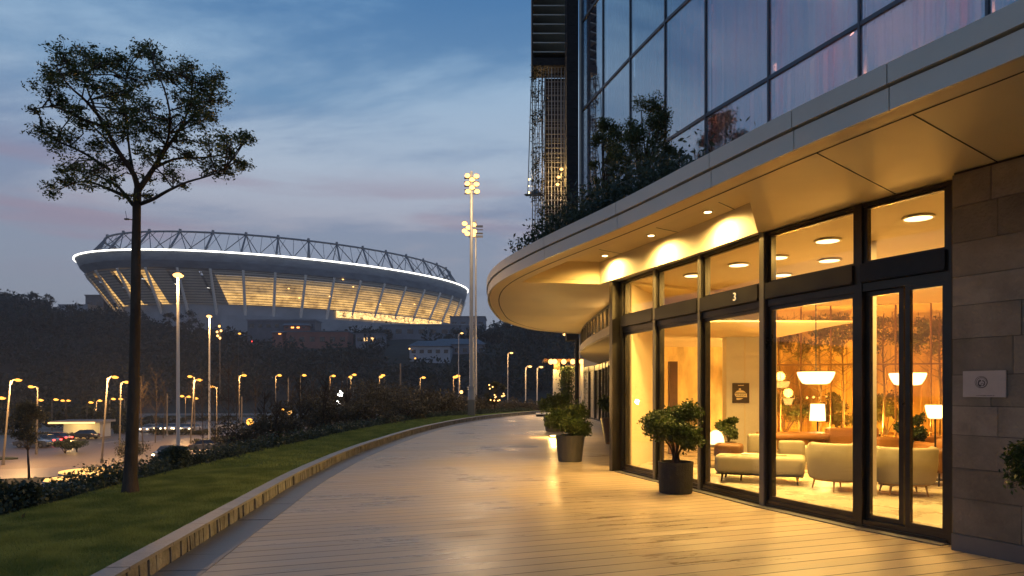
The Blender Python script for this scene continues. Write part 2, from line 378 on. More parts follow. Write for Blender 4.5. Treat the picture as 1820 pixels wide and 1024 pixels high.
C2, mk2 = road('access_road', [(-75,20), (-45,40), (-34,58), (-36,80), (-50,110), (-60,160)], 7, LOTZ+.05)
C3, mk3 = road('far_road', [(-180,150), (-110,140), (-60,142), (-10,160), (40,190)], 9, LOTZ+.04)
mb = MB()
for k in range(16):
    mb.box((-128+k*6.2, 98+k*.3, LOTZ+.018), (.12, 5.2, .008)); mb.box((-112+k*6.2, 182, LOTZ+.018), (.12, 5.2, .008))
for q in (mk1, mk2, mk3):
    b_ = len(mb.v); mb.v += q.v; mb.f += [tuple(i+b_ for i in f) for f in q.f]; mb.mi += q.mi
tag(mb.build('road_markings', M['paint']), kind='structure')
# landscaped islands of the lot
M['verge'] = mat('dark_verge', (.035,.045,.02), .95, var=.4, vscale=1, bump=.5, bscale=4)
mb = MB()
for (cx, cy, rx, ry) in ((-43,52,5,2.2), (-64,76,9,1.8), (-88,120,16,2), (-38,112,10,2), (-20,140,14,3), (-70,205,40,3)):
    mb.prism([(cx+rx*cos(t*pi/12), cy+ry*sin(t*pi/12)) for t in range(24)], LOTZ, LOTZ+.16)
tag(mb.build('verge', M['verge']), kind='structure')

# ---- deck (walkway)
def deckmat():
    m = bpy.data.materials.new('deck_planks'); m.use_nodes = True; t = m.node_tree; p = t.nodes['Principled BSDF']; Nn = t.nodes.new; K = t.links.new
    c = Nn('ShaderNodeTexCoord'); mp_ = Nn('ShaderNodeMapping'); mp_.inputs['Rotation'].default_value = (0, 0, radians(-19)); mp_.inputs['Location'].default_value = (150, 0, 0); K(c.outputs['Object'], mp_.inputs[0])
    br = Nn('ShaderNodeTexBrick'); br.offset = .37; br.inputs['Scale'].default_value = 1; br.inputs['Brick Width'].default_value = 400; br.inputs['Row Height'].default_value = .235
    br.inputs['Mortar Size'].default_value = .010; br.inputs['Mortar Smooth'].default_value = .2; br.inputs['Bias'].default_value = 0
    br.inputs[1].default_value = (.50,.395,.27,1); br.inputs[2].default_value = (.40,.315,.215,1); br.inputs[3].default_value = (.05,.04,.035,1)
    K(mp_.outputs[0], br.inputs[0])
    m2 = Nn('ShaderNodeMapping'); m2.inputs['Scale'].default_value = (.7, 5, 1); K(mp_.outputs[0], m2.inputs[0])
    n = Nn('ShaderNodeTexNoise'); n.inputs['Scale'].default_value = 1.3; n.inputs['Detail'].default_value = 8; n.inputs['Roughness'].default_value = .65; K(m2.outputs[0], n.inputs[0])
    n5 = Nn('ShaderNodeTexNoise'); n5.inputs['Scale'].default_value = .45; n5.inputs['Detail'].default_value = 5; K(c.outputs['Object'], n5.inputs[0])
    mu = Nn('ShaderNodeMath'); mu.operation = 'ADD'; K(n.outputs['Fac'], mu.inputs[0]); K(n5.outputs['Fac'], mu.inputs[1])
    m3 = Nn('ShaderNodeMapping'); m3.inputs['Scale'].default_value = (1.6, 14, 1); K(mp_.outputs[0], m3.inputs[0])
    n7 = Nn('ShaderNodeTexNoise'); n7.inputs['Scale'].default_value = 3.0; n7.inputs['Detail'].default_value = 9; n7.inputs['Roughness'].default_value = .7; K(m3.outputs[0], n7.inputs[0])
    mu1 = Nn('ShaderNodeMath'); mu1.operation = 'MULTIPLY_ADD'; mu1.inputs[1].default_value = .55; K(n7.outputs['Fac'], mu1.inputs[0]); K(mu.outputs[0], mu1.inputs[2])
    mu2 = Nn('ShaderNodeMath'); mu2.operation = 'SUBTRACT'; mu2.inputs[1].default_value = .275; K(mu1.outputs[0], mu2.inputs[0])
    r = Nn('ShaderNodeMapRange'); r.inputs[1].default_value = .7; r.inputs[2].default_value = 1.3; r.inputs[3].default_value = .64; r.inputs[4].default_value = 1.2; K(mu2.outputs[0], r.inputs[0])
    x = Nn('ShaderNodeMix'); x.data_type = 'RGBA'; x.blend_type = 'MULTIPLY'; x.inputs[0].default_value = 1; K(br.outputs[0], x.inputs[6]); K(r.outputs[0], x.inputs[7]); K(x.outputs[2], p.inputs['Base Color'])
    r2 = Nn('ShaderNodeMapRange'); r2.inputs[1].default_value = .8; r2.inputs[2].default_value = 1.25; r2.inputs[3].default_value = .24; r2.inputs[4].default_value = .62; K(mu2.outputs[0], r2.inputs[0]); K(r2.outputs[0], p.inputs['Roughness'])
    b = Nn('ShaderNodeBump'); b.inputs['Strength'].default_value = .5; b.inputs['Distance'].default_value = .006; b.invert = True; K(br.outputs['Fac'], b.inputs['Height'])
    n6 = Nn('ShaderNodeTexNoise'); n6.inputs['Scale'].default_value = 9; n6.inputs['Detail'].default_value = 5; K(m2.outputs[0], n6.inputs[0])
    b2 = Nn('ShaderNodeBump'); b2.inputs['Strength'].default_value = .25; b2.inputs['Distance'].default_value = .01; K(n6.outputs['Fac'], b2.inputs['Height']); K(b.outputs[0], b2.inputs['Normal'])
    K(b2.outputs[0], p.inputs['Normal']); p.inputs['Specular IOR Level'].default_value = .5
    return m
M['deck'] = deckmat()
BAND = offset(KERB, -.42)
deckpoly = [tuple(p) for p in BAND]+[(30,62), (30,-7)]
mb = MB(); mb.prism(deckpoly, -.3, 0); tag(mb.build('walkway', M['deck']), kind='structure')
M['mortar'] = mat('old_mortar', (.07,.06,.05), .9, bump=.5); M['band'] = mat('grey_paver', (.125,.125,.13), .45, 0, .5, var=.18, vscale=1.4, bump=.12, bscale=20)
def slabs(outer, inner, z0, z1, n_each, gap, rng=None):
    """a row of slabs between two equally resampled curves"""
    mb = MB(); i = 0
    while i < len(outer)-1:
        j = min(i+n_each, len(outer)-1); a0, a1, b0, b1 = outer[i], outer[j], inner[i], inner[j]
        da = (a1-a0)/max(np.linalg.norm(a1-a0), 1e-6)*gap/2; db = (b1-b0)/max(np.linalg.norm(b1-b0), 1e-6)*gap/2
        ra = [outer[k] for k in range(i, j+1)]; rb = [inner[k] for k in range(i, j+1)]
        ra[0] = ra[0]+da; ra[-1] = ra[-1]-da; rb[0] = rb[0]+db; rb[-1] = rb[-1]-db
        dz = rng.uniform(-.002, .002) if rng else 0
        mb.prism([tuple(p) for p in ra]+[tuple(p) for p in rb[::-1]], z0, z1+dz); i = j
    return mb
KR = resample(KERB, .1)
rr = random.Random(3)
tag(slabs(offset(KR, 0), offset(KR, -.42), -.2, .004, 6, .006, rr).build('paved_border', M['band']), kind='structure')
M['coping'] = mat('kerb_coping', (.25,.24,.225), .5, 0, .5, var=.22, vscale=2.5, bump=.25, bscale=25)
M['riser'] = mat('kerb_stone', (.24,.23,.21), .7, 0, .4, var=.45, vscale=4.5, bump=.9, bscale=14)
tag(slabs(offset(KR, .165), offset(KR, -.02), .165, .195, 9, .008, rr).build('kerb_coping', M['coping']), kind='structure')
mb = MB(); i = 0; KF = resample(KERB, .04)                      # rough upright stones under the coping
T_ = unit(np.gradient(KF, axis=0)); Nn_ = np.stack([-T_[:, 1], T_[:, 0]], 1)
while i < len(KF)-6 and KF[i][1] < 50:
    n_ = rr.choice((2,3,3,4)); j = i+n_; a = KF[i]+T_[i]*.008; b = KF[j]-T_[j]*.008; d1 = rr.uniform(.0, .022); d2 = d1+rr.uniform(-.006, .006); z_ = .160+rr.uniform(-.008, .003)
    sk = rr.uniform(-.012, .012)
    a0 = a-Nn_[i]*(.0-d1); b0 = b-Nn_[j]*(.0-d2)
    mb.add([(*a0, -.01), (*b0, -.01), (*(b+Nn_[j]*.12), -.01), (*(a+Nn_[i]*.12), -.01),
            (*(a0+T_[i]*sk+Nn_[i]*.008), z_), (*(b0+T_[j]*sk+Nn_[j]*.008), z_), (*(b+Nn_[j]*.12), z_), (*(a+Nn_[i]*.12), z_)],
           [(0,1,5,4), (1,2,6,5), (4,5,6,7), (3,0,4,7)]); i = j
tag(mb.build('kerb_stones', M['riser']), kind='structure')
mb = strip(offset(KF, .035), -.02, offset(KF, .035), .163); tag(mb.build('kerb_mortar', M['mortar']), kind='structure')
# ---- lawn
lawn_poly = [tuple(p) for p in offset(KERB, .165)[:98]]+[tuple(p) for p in LAWN[:98][::-1]]
M['lawn'] = mat('lawn_soil', (.09,.14,.03), .95, 0, .1, var=.35, vscale=2.0, bump=.8, bscale=60)
mb = MB(); mb.prism(lawn_poly, -.25, .14); tag(mb.build('lawn', M['lawn']), kind='structure')
def lawn_pts(n, y0, y1):
    X = RNG.uniform(-6.4, -1.0, n); Y = RNG.uniform(y0, y1, n)
    xo = np.interp(Y, LAWN[:, 1], LAWN[:, 0]); xi = np.interp(Y, KERB[:, 1], KERB[:, 0])-.18
    k = (X > xo) & (X < xi); return X[k], Y[k]
Xa, Ya = lawn_pts(300000, 4.5, 13); Xb, Yb = lawn_pts(110000, 13, 42)
X = np.r_[Xa, Xb]; Y = np.r_[Ya, Yb]; n = len(X); h = RNG.uniform(.018, .042, n)*np.where(Y > 13, 1.3, 1); wdt = np.where(Y > 13, .012, .005)
h *= 1+.35*np.sin(X*5+Y*2.1)*np.sin(Y*3.3-X)
ang = RNG.uniform(0, pi, n); lean = RNG.normal(size=(n, 2))*.018
V = np.stack([np.stack([X-np.cos(ang)*wdt, Y-np.sin(ang)*wdt, np.full(n, .139)], 1), np.stack([X+np.cos(ang)*wdt, Y+np.sin(ang)*wdt, np.full(n, .139)], 1),
              np.stack([X+lean[:, 0], Y+lean[:, 1], .14+h], 1)], 1)
tag(link('grass', fastmesh('grass', V, 3), M['grass']), 'short mown green grass of the strip between kerb and hedge', 'grass', kind='stuff')

# ---- low hedge along the lawn's outer edge
HC = resample(LAWN[12:92], .12); HN = unit(np.gradient(HC, axis=0)); HN = np.stack([-HN[:, 1], HN[:, 0]], 1)
P = []
for i in range(len(HC)):
    y = HC[i][1]; wd = .42+.1*sin(i*.7); hh = .29+.05*sin(i*.31)+.04*sin(i*.9)
    n = 210 if y < 16 else 110
    q = np.column_stack([HC[i][0]+HN[i][0]*.4+RNG.normal(size=n)*wd*.42, np.full(n, y+HN[i][1]*.4)+RNG.normal(size=n)*.16, np.abs(RNG.normal(size=n))*hh*.45])
    q[:, 2] = np.minimum(q[:, 2], hh*1.15)+.06; P.append(q)
P = np.concatenate(P); V = leaves(P, np.where(P[:, 1:2] < 16, .055, .08), asp=.65)
tag(link('hedge', fastmesh('hedge', V, 4), M['hedge'], origin=(-5.6,10,.05)), 'long low dark hedge along the outer edge of the lawn', 'hedge')
def shrub(name, label, cat, c, r, hgt, n, size, m, group=None, stems=5, shell=.35, lumps=9, stem_mat='bark', asp=.5):
    """leafy shrub: stems from the base, foliage in uneven lumps"""
    t = thing(name, label, cat, c, 0, group)
    st = MB(); P = []; c = np.array(c, float)
    for k in range(lumps):
        a = RNG.uniform(0, 2*pi); q = RNG.uniform(.15, .8)*r; zz = RNG.uniform(.35, .92)*hgt
        lc = c+(q*cos(a), q*sin(a), zz); lr = RNG.uniform(.32, .52)*r
        P.append(ball(lc, (lr, lr, min(lr*.8, hgt*.4)), n//lumps, shell))
        if k < stems: st.tube([c, c+(q*cos(a)*.4, q*sin(a)*.4, zz*.5), lc], [r*.04, r*.028, r*.01], 5)
    P = np.concatenate(P); P[:, 2] = np.maximum(P[:, 2], c[2]+.02)
    link('foliage', fastmesh('foliage', leaves(P, size, asp=asp), 4), M[m], t)
    st.build('stem', M[stem_mat], t, smooth=True); return t
# loose shrubs at the hedge's near end and beyond
for (x, y, r, hg, lab) in ((-6.4,8.7,.34,.24,'bushy silvery green shrub at the near end of the low hedge'), (-6.7,13.2,.40,.30,'rounded shrub in the hedge just right of the big trunk')):
    shrub('shrub', lab, 'shrub', (x, y, float(height(x, y))), r, hg+.15, 2600, .07, 'hedge')

# ---- lawn tree
def lawn_tree():
    D = 9.77; base = np.array([(232-CX)/F*D, D, .14])
    t = thing('lawn_tree', 'slender dark tree with a wide open crown standing alone on the lawn', 'tree', tuple(base))
    rg = random.Random(5)
    def W(px, py, dep=0): return np.array(Q(px, py, D+dep))*1.0
    def cr(x, y, dep=0): return W(40+x/3.011, 60+y/3.011, dep)
    tr = MB()
    tr.tube([base-(0,0,.1), base+(0,0,.02), base+(0,0,.25), W(238,700), W(241,560), W(242,450), W(243,390), cr(612,905), cr(618,830)], [.15, .118, .090, .075, .067, .061, .055, .056, .050], 12)
    tr.build('trunk', M['bark'], t, smooth=True)
    limbs = [[cr(618,850), cr(600,760,-.05), cr(520,640,-.15), cr(440,500,-.3), cr(400,430,-.35), cr(360,330,-.4), cr(320,220,-.4)],
             [cr(620,840), cr(690,740,.1), cr(760,630,.2), cr(830,530,.3), cr(880,430,.35), cr(905,330,.4)],
             [cr(636,910), cr(700,885,-.2), cr(780,840,-.4), cr(880,795,-.5), cr(985,765,-.55), cr(1080,730,-.6)],
             [cr(592,915), cr(555,870,.2), cr(500,810,.4), cr(400,760,.6), cr(310,735,.7), cr(230,730,.7)],
             [cr(560,875,.2), cr(470,835,.3), cr(360,795,.4), cr(240,800,.4)],
             [cr(560,700,-.1), cr(480,600,.5), cr(380,500,.8), cr(280,430,.9), cr(180,350,.9)],
             [cr(600,780,0), cr(575,640,.5), cr(560,500,.7), cr(540,350,.8), cr(560,200,.7)],
             [cr(740,660,.2), cr(780,560,-.4), cr(790,440,-.7), cr(760,300,-.8), cr(700,160,-.7)],
             [cr(700,720,.1), cr(820,670,.5), cr(930,665,.7), cr(1040,655,.8), cr(1130,620,.8), cr(1190,565,.8)],
             [cr(835,520,.3), cr(920,440,.6), cr(1000,360,.7), cr(1030,260,.7)],
             [cr(400,430,-.35), cr(330,350,-.8), cr(240,270,-1), cr(180,170,-1)],
             [cr(440,500,-.3), cr(300,450,-.5), cr(170,390,-.6), cr(60,405,-.6)],
             [cr(470,730,.3), cr(330,640,.2), cr(200,580,.1), cr(90,520,.1)]]
    brs = []
    nodes = []
    for i, l in enumerate(limbs):
        C = resample(catmull(l, 6), .12); r0 = .042 if i < 2 else (.03 if i < 6 else .024)
        b = MB(); b.tube(C, list(np.linspace(r0, .007, len(C))), 7); b.build('limb', M['bark'], t, smooth=True)
        for k, p in enumerate(C[2:]): nodes.append(p)
    nodes = np.array(nodes)
    cl = [(200,130,80),(330,110,75),(250,200,90),(420,180,80),(520,150,70),(640,90,50),(690,130,60),(600,240,90),(740,230,90),(850,220,90),(890,170,35),(960,290,85),(1030,240,50),(1000,380,80),(880,340,85),(130,300,70),
          (190,370,55),(280,410,55),(60,405,16),(380,270,60),(110,520,55),(190,600,65),(250,540,50),(320,490,50),(420,590,80),(530,420,80),(560,540,80),(650,380,85),(700,530,65),(830,560,65),(1000,590,55),(1090,560,55),
          (1100,640,45),(1200,560,42),(920,480,55),(1010,450,50),(1170,700,45),(1090,750,50),(1000,720,55),(880,650,50),(800,740,50),(860,810,20),(250,720,50),(330,760,55),(240,790,45),(150,820,26),(160,860,16),(350,820,26),
          (420,720,55),(480,790,45),(540,700,55),(560,870,30),(680,870,40),(640,650,55),(720,640,45),(780,470,60),(660,780,35),(200,740,18),(460,500,60),(160,220,50),(470,330,70),(560,320,70),(930,390,70),(620,470,70)]
    P = []; tw = MB()
    for x, y, r in cl:
        R = r/3.011/F*D
        up = 1-(y/900)
        for rep in range(2 if r > 40 else 1):
            dep = rg.uniform(-1, 1)*(.9 if r > 50 else .5)
            c = cr(x+rg.uniform(-.25,.25)*r, y+rg.uniform(-.25,.25)*r, dep)
            k = np.argmin(((nodes-c)**2).sum(1)); s0 = nodes[k]; mid = (s0+c)/2+np.array([rg.uniform(-.08,.08), rg.uniform(-.08,.08), rg.uniform(-.02,.08)])
            tw.tube([s0, mid, c], [.011, .008, .004], 5)
            nspray = int(8+R*R*160*(.75+.7*max(up, 0)))
            for j in range(nspray):
                d_ = unit(RNG.normal(size=3)); e = c+d_*R*rg.uniform(.3, 1.3)*np.array((1,1,.78))
                tw.tube([mid if rg.random() < .4 else c, (c+e)/2+RNG.normal(size=3)*.02, e], [.0045, .003, .0015], 3)
                q = ball(e, (.13,.13,.075), int(rg.uniform(16, 26)), .0); P.append(q)
    P = np.concatenate(P)
    link('crown', fastmesh('crown', leaves(P, .046, .4, .45, .42), 4), M['leaf'], t)
    tw.build('twigs', M['bark'], t, smooth=True)
    # small bracket hanging off the trunk under the fork
    b = MB(); p = W(238,391); b.cyl(p, p+(-.08,0,.01), .008); b.box(p+(-.1,0,.01), (.06,.03,.02)); b.cyl(p+(-.1,0,.01), p+(-.12,0,.13), .003, n=5)
    b.build('bracket', M['dark'], t)
lawn_tree()
# ================================================================== the hotel
hotel = thing('hotel_building', 'curved glass fronted hotel with a pale oval canopy and warm lit lobby beside the walkway', 'building', (4.6, 10, 0))
FC = [np.array(p) for p in ((4.56,7.11), (4.07,8.02), (3.49,9.47), (3.03,10.97), (2.58,12.28), (2.18,13.57))]
def shift(a, b, d):
    """normal pointing into the lobby (right), length d"""
    e = unit(b-a); return np.array([e[1], -e[0]])*d
ZT = 3.79
# posts at the bay ends: pale metal outer face over a dark core
wid = [.05, .10, .15, .10, .11, .12]
for i, p in enumerate(FC):
    e = unit(FC[min(i+1, 5)]-FC[max(i-1, 0)]); rz = atan2(e[1], e[0]); n_ = np.array([e[1], -e[0]])
    mb = MB(); mb.box((p[0]+n_[0]*.07, p[1]+n_[1]*.07, ZT/2), (wid[i], .16, ZT), rz); mb.build('post', M['steel'], hotel)
    if i in (2, 4, 3):
        mb = MB(); mb.box((p[0]-n_[0]*.02, p[1]-n_[1]*.02, ZT/2), (wid[i]*.62, .035, ZT-.004), rz); mb.build('post_cover', M['alu'], hotel)
mb = MB(); mb.box((2.10,13.70,ZT/2), (.13,.26,ZT), radians(108)); mb.build('post', M['steel'], hotel)
for i in range(5):
    a, b = FC[i], FC[i+1]; e = unit(b-a); n_ = np.array([e[1], -e[0]]); a2, b2 = a+e*wid[i]*.5, b-e*wid[i+1]*.5
    if i == 0:
        pass
    tr = MB(); tr.bar(a2+n_*.03, b2+n_*.03, .16, 2.86, 3.08); tr.bar(a2-n_*.055, b2-n_*.055, .02, 2.87, 2.885); tr.build('transom', M['dark'], hotel)
    tr = MB(); tr.bar(a2+n_*.05, b2+n_*.05, .10, 2.76, 2.856); tr.build('door_head', M['steel'], hotel)
    tr = MB(); tr.bar(a2+n_*.06, b2+n_*.06, .12, 0.0, .10); tr.bar(a2+n_*.0, b2+n_*.0, .05, 0.0, .045); tr.build('sill', M['steel'], hotel)
    tr = MB(); tr.bar(a2+n_*.06, b2+n_*.06, .12, 3.745, ZT); tr.build('head_frame', M['steel'], hotel)
    # upper light
    w_ = MB()
    for (q, s) in ((a2, 1), (b2, -1)): c = q+e*s*.022+n_*.05; w_.box((*c, 3.4125), (.044, .05, .665), atan2(e[1], e[0]))
    w_.bar(a2+e*.045+n_*.05, b2-e*.045+n_*.05, .05, 3.08, 3.115); w_.bar(a2+e*.045+n_*.05, b2-e*.045+n_*.05, .05, 3.715, 3.745)
    f = w_.build('upper_window', M['steel'], hotel)
    g = MB(); g.bar(a2+e*.045+n_*.05, b2-e*.045+n_*.05, .012, 3.115, 3.715); g.build('pane', M['glass'], f)
    # lower glazing
    spans = [(0, 1)] if i else [(0, .47), (.53, 1)]
    for (u, v) in spans:
        p, q = a2+(b2-a2)*u, a2+(b2-a2)*v; w_ = MB(); dp = .05 if i else (.03 if u == 0 else .09)
        for (c0, s) in ((p, 1), (q, -1)): c = c0+e*s*.026+n_*dp; w_.box((*c, 1.43), (.052, .055, 2.66), atan2(e[1], e[0]))
        w_.bar(p+e*.053+n_*dp, q-e*.053+n_*dp, .055, .10, .155); w_.bar(p+e*.053+n_*dp, q-e*.053+n_*dp, .055, 2.705, 2.76)
        f = w_.build('door' if i == 0 else 'window', M['steel'], hotel)
        g = MB(); g.bar(p+e*.053+n_*dp, q-e*.053+n_*dp, .012, .155, 2.705); g.build('pane', M['glass'], f)
# threshold plate along the whole front
o1 = [p-shift(FC[max(i-1,0)], FC[min(i+1,5)], .16) for i, p in enumerate(FC)]; o2 = [p+shift(FC[max(i-1,0)], FC[min(i+1,5)], .02) for i, p in enumerate(FC)]
mb = MB(); mb.prism([tuple(p) for p in o1]+[tuple(p) for p in o2[::-1]], -.05, .014); mb.build('threshold', M['band'], hotel)
# house number on the transom between second and third bays (glass side facing the walk)
def text(name, s, size, loc, rot, m, parent, ext=.004, align='CENTER', wdt=1.0):
    cu = bpy.data.curves.new('t', 'FONT'); cu.body = s; cu.size = size; cu.extrude = ext; cu.align_x = align; cu.align_y = 'CENTER'
    to = bpy.data.objects.new('t', cu); COL.objects.link(to); bpy.context.view_layer.update()
    me = bpy.data.meshes.new_from_object(to.evaluated_get(bpy.context.evaluated_depsgraph_get())); bpy.data.objects.remove(to)
    from mathutils import Euler
    R = np.array(Euler(rot).to_matrix()); co_ = np.empty(len(me.vertices)*3); me.vertices.foreach_get('co', co_)
    co_ = co_.reshape(-1, 3); co_[:, 0] *= wdt; co_ = co_@R.T+np.array(loc); me.vertices.foreach_set('co', co_.ravel())
    return link(name, me, m, parent)
M['number_glow'] = mat('glowing_letters', (.85,.72,.45), .3, .3, .6, emit=(1,.8,.45), estr=.35)  # faint warm glow put into the letter material itself
a, b = FC[2], FC[3]; e = unit(b-a); n_ = np.array([e[1], -e[0]]); c = a+(b-a)*.37-n_*.062
text('number', '3', .17, (*c, 2.975), (pi/2, 0, atan2(-e[1], -e[0])), M['number_glow'], hotel, .006)

# ---- stone wall at the right
S0 = np.array([4.44, 6.88]); ed = unit(np.array([.30, -.57])); Nw = np.array([ed[1], -ed[0]])*-1   # along the wall; Nw to the lobby side
if Nw[0] < 0: Nw = -Nw
SL = 3.2; mb = MB(); mb.bar(S0+Nw*.16+ed*.004, S0+Nw*.16+ed*SL, .28, 0, 3.795); mb.build('stone_backing', M['joint'], hotel)
mb = MB(); rs = random.Random(11); z = .17
rows = [.36,.30,.33,.29,.31,.36,.33,.29,.34,.36,.33]
for k, hh in enumerate(rows):
    x = 0; first = (.42,.78,.55)[k % 3] if k % 2 else (.62,.36,.75)[k % 3]; z1 = min(z+hh, 3.79)
    while x < SL:
        w_ = first if x == 0 else rs.choice((.50,.66,.80)); x1 = min(x+w_, SL); pr = rs.uniform(0, .004)
        p, q = S0+ed*(x+.003)-Nw*(-.01), S0+ed*(x1-.003)+Nw*.01
        mb.cur = rs.choice((0,0,1,2)); mb.bar(p-Nw*pr/2, q-Nw*pr/2, .03+pr, z+.003, z1-.003); x = x1
    z = z1
mb.build('stone_cladding', [M['stone'], M['stone2'], M['stone3']], hotel)
mb = MB(); mb.bar(S0+Nw*.0, S0+Nw*.0+ed*SL, .04, 0, .168); mb.build('plinth', M['band'], hotel)
# plaque on the stone
pq = thing('wall_plaque', 'square pale plaque with a round ringed emblem on the grey stone wall', 'plaque', (*(S0+ed*.42), 1.55))
pc = S0+ed*.325-Nw*.018; PA = atan2(-ed[1]*-1, ed[0])
def onwall(u, v, d): return (*(S0+ed*u-Nw*d), v)
M['plq'] = mat('plaque_face', (.46,.40,.36), .45, 0, .5, var=.06, vscale=8)
mb = MB(); mb.bar(S0+ed*.115-Nw*.02, S0+ed*.50-Nw*.02, .018, 1.540, 1.795); mb.build('plate', M['plq'], pq)
M['ink'] = mat('ink', (.05,.035,.03), .5)
mb = MB()
def ring2(mb, cu, cv, r, t, sq=1.0, a0=0, a1=2*pi, n=36):
    for k in range(n):
        q0, q1 = a0+(a1-a0)*k/n, a0+(a1-a0)*(k+1)/n
        P4 = [onwall(cu+rr_*cos(q)*sq, cv+rr_*sin(q), .0305) for rr_, q in ((r-t, q0), (r, q0), (r, q1), (r-t, q1))]
        P5 = [onwall(cu+rr_*cos(q)*sq, cv+rr_*sin(q), .028) for rr_, q in ((r-t, q0), (r, q0), (r, q1), (r-t, q1))]
        mb.add(P4+P5, [(0,1,2,3), (0,1,5,4), (2,3,7,6)])
cu, cv = .285, 1.685
ring2(mb, cu, cv, .058, .004); ring2(mb, cu+.004, cv-.002, .050, .0045); ring2(mb, cu+.006, cv-.006, .040, .002, a0=.2, a1=2.6)
ring2(mb, cu-.006, cv-.010, .032, .014, .8, pi*.45, pi*1.55); ring2(mb, cu+.012, cv-.010, .028, .009, .8, -pi*.4, pi*.55); ring2(mb, cu+.010, cv-.022, .014, .004, 1)
mb.build('emblem', M['ink'], pq)
wa = atan2(ed[1], ed[0])
text('lettering', 'ir de hotel lobby entrance ga', .014, onwall(.32, 1.557, .0295), (pi/2, 0, wa), M['ink'], pq, .0008)

# ---- canopy
EDGE = catmull([(5.2,-6), (4.55,0), (3.95,3), (3.37,4.49), (3.0,5.3), (2.59,6.26), (2.18,7.35), (1.49,9.2), (.39,11.86), (-.28,14), (-.53,16.2), (-.48,19), (-.18,21.7), (.81,24.5), (2.14,25.9), (3.4,26.3)], 10)
EDGE = resample(EDGE, .12)
def at_y(C, y): return int(np.argmin(np.abs(C[:, 1]-y)))
iA = at_y(EDGE[:120], 7.35); iA = at_y(EDGE, 7.35); iB = at_y(EDGE, 13.7)
INN = offset(EDGE, -.22)                                   # shadow gap line
LIP = offset(EDGE, -.42)
lipA, lipB = LIP[iA], LIP[iB]
FD = np.array([3.52, 9.40]); BK = [FC[2]+np.array([-.09,-.02]), FC[3]+np.array([-.10,-.03]), FC[4]+np.array([-.13,-.03]), FC[5]+np.array([-.20,-.02]), np.array([1.80,14.05])]
bulk = catmull(BK, 6)
ZS = 3.80
A_poly = [tuple(p) for p in EDGE[:iA]]+[tuple(EDGE[iA]), tuple(lipA), tuple(BK[0])]+[(3.49+.06,9.5), (4.2,8.2), (4.7,7.2), (6.5,3.2), (10,-6)]
mb = MB(); mb.prism(A_poly, ZS, ZS+.08); mb.build('soffit', M['soffit'], hotel)
lip_poly = [tuple(p) for p in EDGE[iA:iB+1]]+[tuple(p) for p in LIP[iA:iB+1][::-1]]
mb = MB(); mb.prism(lip_poly, ZS, ZS+.079); mb.build('soffit', M['soffit'], hotel)
F2 = catmull([(2.32,13.9), (2.50,16.6), (2.45,19), (2.42,22), (2.62,25.9), (3.4,31), (4.6,36)], 8); F2 = resample(F2, .25)
C_poly = [tuple(p) for p in EDGE[iB:]]+[(6,26.3), (6,16), (2.4,14.05), tuple(bulk[-1]), tuple(lipB)]
mb = MB(); mb.prism(C_poly, ZS+.001, ZS+.08); mb.build('soffit', M['soffit'], hotel)
ZR = 4.25
rec = [tuple(p) for p in LIP[iA:iB+1]]+[tuple(p) for p in bulk[::-1]]
mb = MB(); mb.prism(rec, ZR, ZR+.02); mb.build('recess_ceiling', M['soffit'], hotel)
def wallrun(pts, z0, z1, t, m, name):
    mb = MB()
    for i in range(len(pts)-1): mb.bar(pts[i], pts[i+1], t, z0, z1)
    return mb.build(name, m, hotel)
wallrun(LIP[iA:iB+1][::3], ZS+.085, ZR, .03, M['soffit'], 'recess_side')
wallrun([lipA+np.array([.02,-.02]), BK[0]], ZS+.085, ZR, .03, M['soffit'], 'recess_side'); wallrun([lipB+np.array([0,.02]), (1.80,14.06)], ZS+.085, ZR, .03, M['soffit'], 'recess_side')
# cream bulkhead over the glazing
mb = MB(); inner = np.array([FC[2], FC[3], FC[4], FC[5], (2.2,14.05)])+np.array([.12,.05]); inner = catmull(inner, 6)
mb.prism([tuple(p) for p in bulk]+[tuple(p) for p in inner[::-1]], ZT+.004, ZR-.002); mb.build('bulkhead', M['cream'], hotel)
# fascia in panels
joints = [at_y(EDGE, y) for y in (-4, -1, 1.8, 3.3)]+[at_y(EDGE, 5.3), at_y(EDGE, 6.26), at_y(EDGE, 7.35), at_y(EDGE, 9.2), at_y(EDGE, 11.4)]+list(range(at_y(EDGE, 13.6), len(EDGE)-1, 20))+[len(EDGE)-1]
EO = offset(EDGE, .05)
prof = [(.02,ZS-.012), (.05,ZS-.012), (.05,3.965), (.0,3.968), (.0,3.985), (.075,3.988), (.075,4.15), (-.10,4.165), (-.10,3.9), (.02,3.9)]
for q in range(len(joints)-1):
    i0, i1 = joints[q], joints[q+1]; C = EDGE[i0:i1+1].copy(); tt = unit(C[-1]-C[-2]); C[-1] -= tt*.005; t0 = unit(C[1]-C[0]); C[0] += t0*.005
    vs = []; k = len(prof)
    for dd, z in prof:
        Cc = offset(C, dd); vs.append(np.column_stack([Cc, np.full(len(Cc), z)]))
    n = len(C); mb = MB(); allv = [tuple(v) for r_ in vs for v in r_]
    fs = [(a_*n+i, a_*n+i+1, ((a_+1) % k)*n+i+1, ((a_+1) % k)*n+i) for a_ in range(k) for i in range(n-1)]
    fs += [tuple(a_*n for a_ in range(k)), tuple(a_*n+n-1 for a_ in range(k-1, -1, -1))]
    mb.add(allv, fs); mb.build('fascia_panel', M['fascia'], hotel)
